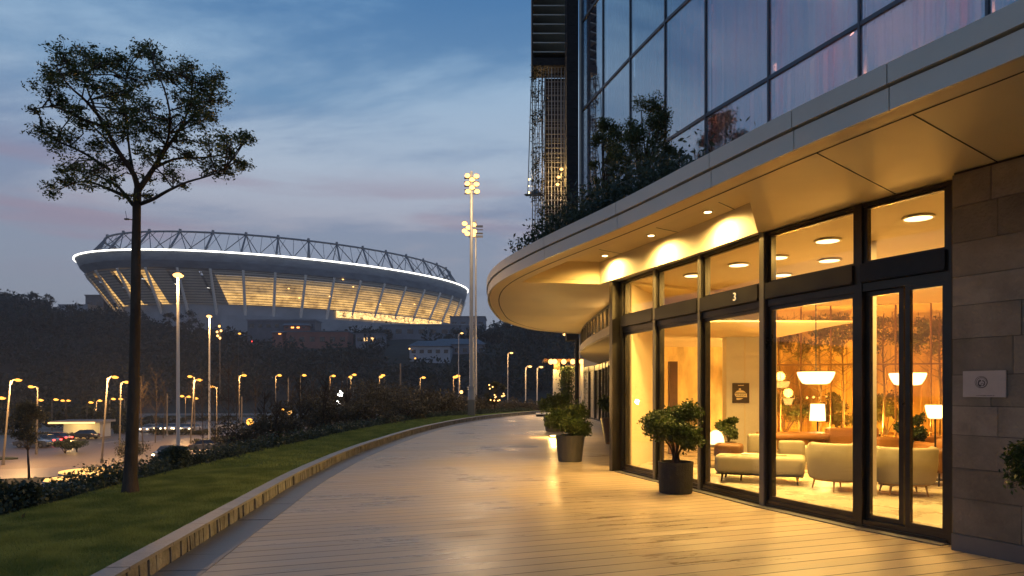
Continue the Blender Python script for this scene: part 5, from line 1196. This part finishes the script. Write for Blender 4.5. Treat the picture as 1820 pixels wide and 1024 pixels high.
def near_woods():
    n = 900; X = RNG.uniform(-190, -48, n); Y = RNG.uniform(116, 236, n); PX = CX+F*X/Y; k = (PX < 225) & (PX > -200) & ~((Y < 135) & (PX > 90) & (PX < 190)); X, Y = X[k], Y[k]; Z = height(X, Y); P = []
    for x, y, z in zip(X, Y, Z): r = RNG.uniform(1.6, 3.2); P.append(ball((x, y, z+r*.9), (r, r, r*.95), 60, .5))
    tag(link('roadside_woodland', fastmesh('roadside_woodland', leaves(np.concatenate(P), 1.1), 4), M['wood_far']), 'dark mass of trees at the left beyond the near road', 'woodland', kind='stuff')
near_woods()
# red / warm specks on the slope
for k, (px, py, d, m, lab) in enumerate(((448,607,395,'taill','tiny red light on the hillside below the stadium'), (728,620,345,'lampw','tiny pale lamp on the gabled house of the right slope'), (738,637,330,'lampo','tiny yellow lamp in the dark trees below the gabled house'), (600,624,380,'lampw','tiny pale lamp low on the dark slope'))):
    c = Q(px, py, d); t = thing('hillside_lamp', lab, 'lamp', (c[0],c[1],c[2]-3)); b = MB(); b.sphere(c, .38, 8, 6); b.build('bulb', M[m], t); b = MB(); b.cyl((c[0],c[1],c[2]-5), c, .08, n=5); b.build('pole', M['galv'], t)
# ================================================================== lamps, masts, cars, trees of the lot
def street_lamp(lab, px, ptop, d, m='lampo', arm=1.2, side_=1, e_=0, name='street_lamp', r=.12, z0=None, head=.42, group=None, pm='galv', lean=0):
    x = (px-CX)/F*d; zt = EYE+(HZ-ptop)/F*d; xb = x-side_*arm; zb = float(height(xb, d)) if z0 is None else z0
    if d > 55 and z0 is None: zb = max(zb, LOTZ) if zb < LOTZ+1 else zb
    t = thing(name, lab, 'street lamp', (xb, d, zb), 0, group)
    b = MB(); b.cyl((xb-lean,d,zb-.05), (xb-lean,d,zb+.5), r*1.5, r*1.4, 8); b.cyl((xb-lean,d,zb+.5), (xb,d,zt-.1), r, r*.6, 8); b.build('pole', M[pm], t)
    b = MB(); b.tube([(xb,d,zt-.5), (xb+side_*arm*.3,d,zt-.02), (x,d,zt+.12)], r*.5, 6); b.build('arm', M[pm], t)
    b = MB(); b.lathe([(head*.35,.20), (head*.8,.12), (head,.02), (head*.96,0)], (x,d,zt), 12, 1, .5); b.build('lamp_head', M['dark'], t)
    b = MB(); b.sphere((x,d,zt-.03), head*.9, 12, 8, .5); b.build('lens', M[m], t)
    if e_: plight('lamp', e_*1.35, (x, d-.9, zt-.7), t, (1,.54,.18), .3)
    return t
# (label, px, py, distance, side, energy)
SL = [
 ('street lamp cut by the left edge of the photo', 4,707,66,1,900), ('tall leaning street lamp near the left edge', 33,675,70,1,1800), ('street lamp just right of the tall leaning one', 56,687,82,-1,900),
 ('street lamp with its pole behind the small round tree', 73,711,120,1,0), ('faint street lamp left of the large dark bush', 100,710,130,1,0), ('street lamp on the near bend left of the big tree', 205,670,72,1,2200),
 ('street lamp half hidden right behind the big tree trunk', 226,679,88,1,1200), ('small lamp left of the street lamp on the near bend', 162,715,135,1,0), ('small far lamp just left of the big tree trunk', 178,712,150,1,500),
 ('small far lamp touching the big tree trunk', 202,709,150,1,0), ('far small lamp behind the big tree trunk', 215,709,150,-1,0),
 ('street lamp just left of the second tall pole', 338,669,118,-1,900), ('street lamp between the two tall poles, lower head', 355,675,98,1,1800), ('street lamp close to the right of the second tall pole', 376,687,100,-1,600),
 ('small double row lamp left of the bare birches', 324,704,160,1,600), ('small lamp in the row above the parked headlights', 336,705,160,1,0), ('small lamp at the right end of the row above the parked headlights', 349,708,160,1,0),
 ('street lamp right of the bare birches', 434,667,112,1,1500), ('street lamp left of the slim pale post', 497,667,140,1,600), ('street lamp right of the slim pale post', 541,667,140,1,0),
 ('small street lamp over the dense bare bushes', 593,668,150,1,500), ('street lamp over the white lit spot', 630,666,150,1,600), ('low lamp beside the one over the white lit spot', 623,670,165,1,0), ('street lamp over the dark round bushes', 681,667,150,1,500), ('small twin lamp beside the one over the dark round bushes', 677,670,165,-1,0),
 ('street lamp left of the pair by the mast', 753,671,155,1,500), ('left head of the pair of lamps by the floodlight mast', 809,670,120,-1,0), ('right head of the pair of lamps by the floodlight mast', 814,668,120,1,400),
 ('small lamp high among the dark trees of the slope', 426,593,330,1,0), ('far street lamp low at the left under the woods', 122,712,170,1,0), ('far street lamp beside the dark bush', 112,712,170,-1,0),
]
for (lab, px, py, d, s_, e_) in SL:
    street_lamp(lab, px, py, d, 'lampo', .8 if d < 200 else .5, s_, e_, r=.11 if d < 100 else .09, head=.40*(d/90)**.5 if d < 200 else .8, pm='palepole', lean={33:.75, 205:.6, 56:.2, 355:.5, 226:.15}.get(px, 0))
street_lamp('tall white lamp pole with a starry head beside the lawn tree', 317, 489, 62, 'lampb', 0.02, 1, 1500, 'lamp_pole', r=.19, head=.50, pm='whitepole')
t_ = street_lamp('second tall white lamp pole right of the starry one', 372, 562, 92, 'lampb', .05, -1, 1500, 'lamp_pole', r=.17, head=.40, pm='whitepole')
for (px, py, d, lab, e_) in ((821,592,85,'tall thin pale pole with a tiny lamp left of the floodlight mast',0), (909,627,75,'slim lamp pole standing alone behind the walkway',120), (942,651,62,'left one of the two slim poles beside the pavilion',100), (962,652,66,'right one of the two slim poles beside the pavilion',100), (1005,594,52,'bright lamp on a thin arm just under the canopy edge',500)):
    street_lamp(lab, px, py, d, 'lampw', .4 if d != 52 else -.9, 1, e_, 'slim_lamp', r=.07, head=.20 if d != 52 else .22, z0=float(min(height((px-CX)/F*d, d), 0)), pm='whitepole')
# bare posts
for (px, py, d, lab) in ((712,646,110,'bare pale post standing above the bushes'), (513,672,100,'bare pale post at the end of the far pavement'), (430,705,120,'short bare post right of the bare birches'), (297,700,115,'short bare post left of the tall white lamp pole')):
    x = (px-CX)/F*d; zt = EYE+(HZ-py)/F*d; zb = LOTZ; t = thing('post', lab, 'post', (x,d,zb)); b = MB(); b.cyl((x,d,zb), (x,d,zt), .13, .10, 8); b.build('shaft', M['palepole'], t); b = MB(); b.cyl((x,d,zb), (x,d,zb+.4), .25, .22, 8); b.build('base', M['c_grey'], t)
# floodlight masts
def mast(lab, px, ptop, d, heads, r, base=True, z0=0.0, e_=0):
    x = (px-CX)/F*d; zt = EYE+(HZ-ptop)/F*d; t = thing('floodlight_mast', lab, 'floodlight mast', (x,d,z0))
    b = MB(); b.cyl((x,d,z0), (x,d,zt), r, r*.55, 12); b.build('pole', M['galv'], t)
    if base: 
        b = MB(); b.rbox((x,d,z0+.55), (.42,.42,1.1), .03); b.build('base_cabinet', M['alu'], t); b = MB(); b.cyl((x,d,z0+1.1), (x,d,z0+1.85), .22, .19, 12); b.cyl((x,d,z0+1.80), (x,d,z0+1.86), .28, .28, 12); b.build('collar', M['galv'], t)
    rows_ = sorted({h[1] for h in heads})
    for py in rows_:
        z = EYE+(HZ-py)/F*d; b = MB(); b.bar((x-.42*d/40,d), (x+.42*d/40,d), .06, z-.12*d/40-.03, z-.12*d/40+.03); b.build('crossbar', M['dark'], t)
    for (hx, hy) in heads:
        c = np.array(Q(hx, hy, d-.12)); s_ = d/40; b = MB(); b.lathe([(.0001,-.10), (.10,-.08), (.15,.02), (.16,.05)], (0,0,0), 12)
        b.v = [(c[0]+v[0]*s_, c[1]-v[2]*s_, c[2]+v[1]*s_) for v in b.v]; h = b.build('floodlight', M['dark'], t)
        b = MB(); b.sphere(c+(0,-.06*s_,0), .155*s_, 12, 8, .8); b.build('lens', M['lampb'], h)
    if e_: c = Q(px, (rows_[0]+rows_[-1])/2, d-3.2); plight('lamp', e_*.7, c, t, (1,.66,.32), .4)
    return t
hd = [(831,313), (847,314), (831,327), (847,328), (832,341), (848,341)]+[(839,320), (839,334)]
mast('tall grey floodlight mast with two columns of lamps at the end of the lawn', 838, 305, 40, hd+[], .14, True, .0, 1600)
mast('second floodlight mast with a lower cluster of lamps behind the tall one', 845.5, 392, 52, [(826,398), (826,411), (842,400), (843,412), (833,405), (841,418), (831,416)], .11, False, float(height(-2.77,52)), 900)
# ---- cars
def car(lab, x, y, rz, m, z=LOTZ+.02, hl=False, tl_=False, proto={}):
    t = thing('parked_car', lab, 'car', (x,y,z), rz, 'cars in the parking lot')
    if 'p' not in proto:
        side_p = [(-2.15,.35), (-2.2,.62), (-2.1,.82), (-1.75,.92), (-1.15,.98), (1.0,1.0), (1.9,.88), (2.15,.70), (2.2,.45), (2.1,.28), (-2.0,.28)]
        b = MB(); n = len(side_p)
        for yy in (-.85,-.80): pass
        rings = [(-.86,.94), (-.80,1.0), (.80,1.0), (.86,.94)]
        vs = []; 
        for yy, s_ in rings: vs += [(x_*(.985 if s_ < 1 else 1), yy, .28+(z_-.28)*s_) for x_, z_ in side_p]
        b.add(vs, [(i*n+k, (i+1)*n+k, (i+1)*n+(k+1) % n, i*n+(k+1) % n) for i in range(3) for k in range(n)]+[tuple(range(n)), tuple(3*n+k for k in range(n-1,-1,-1))])
        proto['body'] = b
        cp = [(-1.55,.96), (-1.1,1.40), (.25,1.45), (1.05,.98)]; b = MB(); n = 4; vs = []
        for yy, s_ in ((-.78,0), (-.62,1), (.62,1), (.78,0)): vs += [(x_, (yy if z_ > 1.2 or s_ == 0 else (-.78 if yy < 0 else .78)), z_) for x_, z_ in cp] if s_ else [(x_*.98, (-.80 if yy < 0 else .80) if z_ < 1.2 else (-.60 if yy < 0 else .60), z_) for x_, z_ in cp]
        b.add(vs, [(i*n+k, (i+1)*n+k, (i+1)*n+(k+1) % n, i*n+(k+1) % n) for i in range(3) for k in range(n)]+[(0,1,2,3), (15,14,13,12)]); proto['glass'] = b
        b = MB(); b.rbox((-.42,0,1.445), (1.25,1.2,.05), .02); proto['roof'] = b
        proto['p'] = 1
    def put(b, nm, mm):
        me = bpy.data.meshes.new(nm); me.from_pydata(b.v, [], b.f); o = bpy.data.objects.new(nm, me); COL.objects.link(o); me.materials.append(mm); o.parent = t; OFF[o.name] = OFF[t.name]; return o
    put(proto['body'], 'body', M[m]); put(proto['glass'], 'window', M['carglass']); put(proto['roof'], 'roof', M[m])
    for (wx, wy) in ((-1.35,-.8), (-1.35,.8), (1.35,-.8), (1.35,.8)):
        b = MB(); b.cyl((wx,wy-.1,.32), (wx,wy+.1,.32), .32, n=16); wv = put(b, 'wheel', M['tyre']); b = MB(); b.cyl((wx,wy-.11,.32), (wx,wy+.11,.32), .18, n=12); r_ = put(b, 'rim', M['alu']); r_.parent = wv
    for s_ in (-1, 1):
        b = MB(); b.sphere((2.15,s_*.62,.66), .17 if hl else .12, 10, 6, .7); put(b, 'headlight', M['headl'] if hl else M['alu'])
        b = MB(); b.rbox((-2.17,s_*.62,.74), (.1,.34,.16), .02); put(b, 'taillight', M['taill'] if tl_ else M['paint_red'])
    return t
cars = [(78,'paint_grey',778,96,172,0,1,'dark car with red tail lights left of the two round shrubs'), (98,'paint_red',773,101,176,0,1,'red car with bright tail lights behind the dark one'), (60,'paint_grey',781,92,5,0,0,'dark car behind the small round tree'),
        (297,'paint_grey',806,76,-84,1,0,'car with orange headlights driving toward the lawn'), (266,'paint_white',757,126,-88,1,0,'leftmost car in the row of white headlights'), (291,'paint_grey',756,128,-92,1,0,'second car in the row of white headlights'), (309,'paint_white',756,129,-88,1,0,'third car in the row of white headlights, beside the tall pole'), (325,'paint_grey',756,128,-90,1,0,'fourth car in the row of white headlights'), (341,'paint_white',757,127,-92,1,0,'rightmost car in the row of white headlights'),
        (370,'paint_grey',791,86,20,0,0,'dark van like car half hidden behind the hedge shrubs'), (228,'paint_grey',757,126,-90,0,0,'unlit dark car left of the big tree trunk'), (405,'paint_white',752,135,10,0,0,'pale car among the bare birches'), (150,'paint_grey',768,108,170,0,0,'dark car beside the made-up lit kiosk'), (454,'paint_grey',760,124,0,0,0,'dark car at the right end of the lot')]
for (px, m, py, d, rz, h_, t2, lab) in cars: car(lab, (px-CX)/F*d, d, radians(rz), m, hl=bool(h_), tl_=bool(t2))
for (px, d, e_) in ((297,74,60), (300,124,350), (88,93,0)):
    if e_: pass
# kiosk made up to carry a light trail's glow; round basins with glowing rims
c = ((142-CX)/F*112, 112); t = thing('trail_glow_kiosk', 'made-up low kiosk whose glowing yellow edge stands in for a light trail beside the red cars', 'kiosk', (*c, LOTZ))
b = MB(); b.box((c[0],c[1]+2,LOTZ+1.2), (6,3,2.4)); b.build('wall', M['c_pale'], t); b = MB(); b.box((c[0],c[1]+1,LOTZ+2.6), (7.4,6,.35), .12); b.build('roof', M['c_grey'], t)
b = MB(); b.box((c[0],c[1]-2.1,LOTZ+2.45), (7.0,.15,.22), .12); b.build('light_strip', M['lampw'], t); plight('lamp', 700, (c[0],c[1]-2.4,LOTZ+1.8), t)
for k, (px, py, R, lab) in enumerate(((165,836,2.6,'far round basin with a glowing golden rim'), (125,850,1.9,'near round basin with a glowing golden rim'), (196,842,1.5,'small round basin with a glowing rim close to the big trunk'))):
    x, y, _ = G(px, py, LOTZ+.5); t = thing('lit_basin', lab, 'basin', (x,y,LOTZ), 0, 'round basins with glowing rims'); b = MB(); b.lathe([(R,0), (R,.42), (R-.25,.42), (R-.25,.3), (.001,.28)], (x,y,LOTZ), 40); b.build('basin_wall', M['c_pale'], t)
    b = MB(); b.lathe([(R-.02,.425), (R-.02,.50), (R-.14,.50), (R-.14,.425)], (x,y,LOTZ), 40); b.build('light_rim', M['rimlit'], t)
    b = MB()
    P = ball((x,y,LOTZ+.7), (R*.5,R*.5,.3), 250, .1); link('foliage', fastmesh('foliage', leaves(P, .16), 4), M['hedge'], t)
hl = [(268,395,118,.9,'long dark hedge behind the row of white headlights'), (235,330,146,1.2,'dark hedge at the far side of the parking lot behind the starry pole'), (62,128,104,.9,'dark hedge behind the red cars at the left'), (345,470,98,.8,'dark hedge in the parking lot right of the tall poles'), (250,420,172,1.4,'farthest dark hedge along the back of the parking lot')]
for k, (pa_, pb_, d, hh, lab) in enumerate(hl):
    xa, xb = (pa_-CX)/F*d, (pb_-CX)/F*d; n = int((xb-xa)*190); P = np.column_stack([RNG.uniform(xa, xb, n), d+RNG.normal(size=n)*.5, LOTZ+RNG.uniform(0, 1, n)**.7*hh*(1+.25*np.sin(RNG.uniform(xa, xb, n)*0+k))])
    P[:, 2] += .25*np.sin(P[:, 0]*1.3)*(P[:, 2]-LOTZ); tag(link('parking_hedge', fastmesh('parking_hedge', leaves(P, .30), 4), M['bush'], origin=((xa+xb)/2, d, LOTZ)), lab, 'hedge', 'hedges of the parking lot')
# small near trees in the lot
x, y, _ = G(52,852,LOTZ); crown_tree('small_tree', 'small round headed tree at the roadside near the left edge', (x,y,LOTZ), EYE+(HZ-716)/F*y, 1.45, 6500, .17, 'bush', None, .11, 31, 30, .44, 1.1, lump=.4)
for k, (px, py, r, lab) in enumerate(((116,806,1.15,'left one of the two dark round shrubs in the middle of the road'), (137,804,1.2,'right one of the two dark round shrubs in the middle of the road'))):
    x, y, _ = G(px, py, LOTZ); shrub('round_shrub', lab, 'shrub', (x,y,LOTZ), r, 1.9, 2600, .15, 'hedge', 'round shrubs in the road')
x, y, _ = G(215,820,LOTZ); shrub('road_shrub', 'low spreading shrub just left of the big trunk beyond the hedge', 'shrub', (x+1,y,LOTZ), 2.2, 2.2, 3000, .16, 'bush')
def bare(lab, px, pbot, ptop, d, seed, spread=.3, group='bare trees of the parking lot', z0=None, thick=.07, m='bark', n=26, name='bare_tree'):
    rg = random.Random(seed); x = (px-CX)/F*d; top = EYE+(HZ-ptop)/F*d; zb = float(height(x, d)) if z0 is None else z0; H_ = top-zb; t = thing(name, lab, 'tree', (x,d,zb), 0, group)
    b = MB(); tp = np.array((x+rg.uniform(-.05,.05)*H_, d, top)); b0 = np.array((x,d,zb-.1)); b.tube([b0, (b0+tp)/2+(rg.uniform(-.03,.03)*H_,0,0), tp], [thick, thick*.6, thick*.15], 6); b.build('trunk', M[m], t)
    b = MB()
    for k in range(n):
        u = rg.uniform(.3, .95); p = b0+(tp-b0)*u; L = H_*spread*rg.uniform(.5, 1)*(1.15-u*.6); a = rg.uniform(0, 2*pi); e_ = p+np.array((L*cos(a)*.6, L*sin(a)*.6, L*.85)); b.tube([p, (p+e_)/2+(0,0,-L*.06), e_], [thick*.35, thick*.22, thick*.08], 4)
        for j in range(4): v = rg.uniform(.35, 1); q = p+(e_-p)*v; f = q+np.array((rg.uniform(-1,1), rg.uniform(-1,1), rg.uniform(.1,1.2)))*L*.33; b.tube([q, f], [thick*.14, thick*.05], 3)
    b.build('branches', M[m], t); return t
bt = [(400,640,62,'tallest bare birch right of the second tall pole'), (382,668,66,'bare birch between the second tall pole and the tallest birch'), (412,655,64,'bare birch leaning right of the tallest birch'), (362,672,70,'thin bare tree close behind the second tall pole'), (255,668,90,'thin bare tree right of the big tree trunk'), (276,660,100,'bare tree midway between the trunk and the starry pole'), (290,676,110,'small bare tree left of the starry pole'),
      (120,640,130,'wide bare tree in front of the woods at the left'), (145,650,140,'large pale bare tree left of the near bend'), (455,670,80,'bare tree right of the birches'), (345,672,120,'bare tree between the two tall poles'), (240,700,120,'short bare tree hidden behind the trunk'), (185,695,130,'short bare tree near the street lamp on the bend'), (520,668,62,'bare tree rising out of the brushwood'), (560,664,58,'bare branching tree left of the white lit spot'), (600,670,58,'twiggy bare tree beside the white lit spot')]
for k, (px, pt_, d, lab) in enumerate(bt): bare(lab, px, 0, pt_, d, k, .3)
# bushes beyond the lawn
bb = [(455,750,30,1.8,1.2,'grey twiggy bush left of the brushwood behind the hedge'), (500,738,27,1.6,1.4,'brown bush behind the hedge left of the brushwood'), (545,716,32,2.2,2.4,'tall brown bush in the middle of the brushwood'), (590,706,34,2.6,2.8,'dense brown bush below the white lit spot'), (640,690,36,3.0,3.4,'big dark green bush right of the white lit spot'),
      (690,690,38,3.0,3.2,'big dark round bush behind the far end of the hedge'), (735,695,42,3.0,3.0,'dark bush left of the floodlight mast'), (780,703,44,2.8,2.6,'olive bush close left of the floodlight mast'), (815,708,46,2.4,2.4,'olive bush touching the floodlight mast'), (862,712,52,2.2,2.2,'dark bush just right of the floodlight mast'), (905,716,60,2.6,2.2,'low bush behind the walkway bend'), (940,718,60,2.2,2.0,'low bush at the foot of the two slim poles'), (660,716,31,2.0,1.6,'smaller dark bush in front of the big ones'), (720,722,35,1.8,1.3,'low bush right behind the hedge end')]
for k, (px, ptop, d, r, hh, lab) in enumerate(bb):
    x = (px-CX)/F*d; zt = EYE+(HZ-ptop)/F*d; zb = float(height(x, d)); H_ = max(zt-zb, 1.0)
    shrub('bush', lab, 'bush', (x,d,zb), r*.85, H_, int(4200*min(H_/2, 2.2)), .12 if d < 40 else .16, 'brush', 'bushes beyond the lawn', 6, .3, 16 if H_ > 3 else 11)
for k, (px, pt_, d, lab) in enumerate(((470,700,28,'bare sapling rising out of the grey bush'), (535,678,30,'bare sapling in the left brushwood'), (575,672,31,'bare sapling in the middle of the brushwood'), (615,684,33,'bare sapling right of the white lit spot'), (490,715,26,'thin bare sapling low behind the hedge'), (665,676,37,'bare sapling over the big dark bush'), (760,690,42,'bare sapling left of the mast'))):
    bare(lab, px, 0, pt_, d, 50+k, .38, 'bare saplings in the brushwood', None, .04, 'bark', 34, 'bare_sapling')
# bright white lamp behind the brushwood and small lights in it
for k, (px, py, d, r, m, lab) in enumerate(((605,700,70,.30,'headw','upper bright white floodlight shining through the brushwood'), (602,715,70,.26,'headw','lower bright white floodlight shining through the brushwood'), (515,733,60,.2,'lampw','small warm lamp glowing in the brushwood'), (503,727,60,.14,'lampo','tiny warm lamp left of the one in the brushwood'), (583,737,45,.12,'lampo','small orange lamp low in the brushwood'), (820,697,90,.22,'lampw','small yellow lamp at the foot of the tall thin pole'), (444,750,100,.5,'lampo','orange lamp low at the right end of the parking lot'))):
    c = np.array(Q(px, py, d)); zb = float(height(c[0], d)); t = thing('garden_lamp', lab, 'lamp', (c[0],c[1],zb)); b = MB(); b.sphere(c, r, 12, 8); b.build('bulb', M[m], t); b = MB(); b.cyl((c[0],c[1],zb), c-(0,0,r*.8), .05, n=6); b.build('post', M['dark'], t)
    if r > .15: plight('lamp', 260 if m == 'headw' else 60, c-(0,.5,0), t, (1,.9,.75) if m == 'headw' else WARM, .2)
# small tree hung with fairy lights right of the mast
x = (880-CX)/F*48; t = crown_tree('fairy_light_tree', 'small tree hung with warm fairy lights right of the floodlight mast', (x,48,float(height(x,48))), EYE+(HZ-678)/F*48, .8, 1800, .12, 'bush', None, .06, 77, 16, .25)
for k in range(14): c = (x+RNG.uniform(-.7,.7), 47.4+RNG.uniform(-.3,.3), EYE+(HZ-RNG.uniform(684,712))/F*48); b = MB(); b.sphere(c, .05, 8, 5); b.build('bulb', M['lampw'], t)
x = (1, 2)
# clusters of lit specks on the slope above the second pole
t = thing('lit_post', 'thin post carrying four small warm lights on the dark slope', 'lamp post', (*Q(391,610,150)[:2], Q(391,700,150)[2]))
b = MB(); b.cyl(Q(391,575,150), Q(391,700,150), .12, n=6); b.build('pole', M['palepole'], t)
for (px, py) in ((390,580), (386,590), (393,588), (387,597), (391,601)): b = MB(); b.sphere(Q(px, py, 149.6), .26, 8, 6); b.build('bulb', M['lampw'], t)
# ---- pavilion at the end of the walkway
D = 45; pv = thing('garden_pavilion', 'small pavilion with bright bulbs under its flat roof at the far end of the walkway', 'pavilion', (3.6,46,0))
px0, px1 = (972-CX)/F*D, (1046-CX)/F*D; b = MB(); b.box(((px0+px1)/2,46.2,3.62), (px1-px0+.4,3.0,.16)); b.build('roof', M['brown'], pv)
b = MB(); b.box(((989.5-CX)/F*D,45,1.5), (.48,.48,3.0)); b.build('pillar', M['cream'], pv); b = MB(); b.box(((989.5-CX)/F*D,45,3.27), (.40,.40,.54)); b.build('pillar_head', M['brown'], pv)
b = MB(); b.box(((1037-CX)/F*D,45.2,1.77), (.38,.38,3.54)); b.build('pillar', M['cream'], pv); b = MB(); b.box(((px0+px1)/2+.8,47.5,1.7), (px1-px0-1.2,.12,3.4)); b.build('back_wall', M['wall'], pv)
bl = ['leftmost bulb under the pavilion roof', 'second bulb from the left under the pavilion roof', 'third bulb from the left under the pavilion roof', 'fourth bulb from the left under the pavilion roof', 'rightmost bulb under the pavilion roof']
for k, px in enumerate((979,986,1002,1018,1034)):
    c = np.array(Q(px, 643, 44.6)); b = MB(); b.sphere(c, .17, 12, 8); o = b.build('bulb', M['lampb'], smooth=True, origin=tuple(c)); tag(o, bl[k], 'bulb', 'bulbs under the pavilion roof')
    L = plight('lamp', 60, c+(0,-.3,-.15), None, WARM, .15); L.parent = o; L.location = (0,-.25,-.15)
g = thing('green_screen', 'leafy green screen of climbers beside the cream pavilion pillar', 'plant', ((1010-CX)/F*44,44.6,0))
P = np.column_stack([RNG.normal(3.62,.26,3200), RNG.normal(44.6,.12,3200), RNG.uniform(.4,3.2,3200)]); link('foliage', fastmesh('foliage', leaves(P, .12), 4), M['box_'], g); b = MB()
for k in range(4): b.cyl((3.35+.18*k,44.6,0), (3.35+.18*k,44.6,3.2), .02, n=5)
b.build('stem', M['bark'], g)
b = MB(); b.rbox(((966-CX)/F*43,43.3,.10), (.9,1.0,.20), .02); t = thing('step_block', 'low pale stone step beside the far potted shrub', 'step', ((966-CX)/F*43,43.3,0)); b.build('tread', M['white'], t); b = MB(); b.box(((966-CX)/F*43,43.28,.06), (.92,1.02,.12)); b.build('riser', M['dark'], t)
b = MB(); b.lathe([(.001,.004), (.42,.004), (.44,0)], (*G(930,794)[:2], 0), 32); tag(b.build('manhole_cover', M['band'], origin=(*G(930,794)[:2],0)), 'round dark cover set flush in the walkway', 'cover')
# low ground light behind the pot: bright spill on the walkway
x, y, _ = G(983,778); t = thing('ground_light', 'bright ground light on the walkway behind the round potted shrub', 'light', (x,y,0))
b = MB(); b.lathe([(.13,0), (.13,.05), (.11,.06)], (x,y,0), 20); b.build('housing', M['dark'], t); b = MB(); b.cyl((x,y,.061), (x,y,.068), .10, n=20); b.build('lens', M['down'], t)
plight('lamp', 110, (x, y, .25), t, WARM, .1)
# ---- haze
hz_ = bpy.data.meshes.new('haze'); bx = MB(); bx.box((0, 0, 55), (2040, 2040, 134.1)); ho = bx.build('haze', None)
hm = bpy.data.materials.new('haze'); hm.use_nodes = True; t = hm.node_tree; t.nodes.clear(); v = t.nodes.new('ShaderNodeVolumePrincipled'); v.inputs['Color'].default_value = (.72,.76,.84,1); v.inputs['Density'].default_value = .00030
oo = t.nodes.new('ShaderNodeOutputMaterial'); t.links.new(v.outputs[0], oo.inputs['Volume']); ho.data.materials.append(hm); tag(ho, kind='stuff')
if not HAZE: bpy.data.objects.remove(ho)
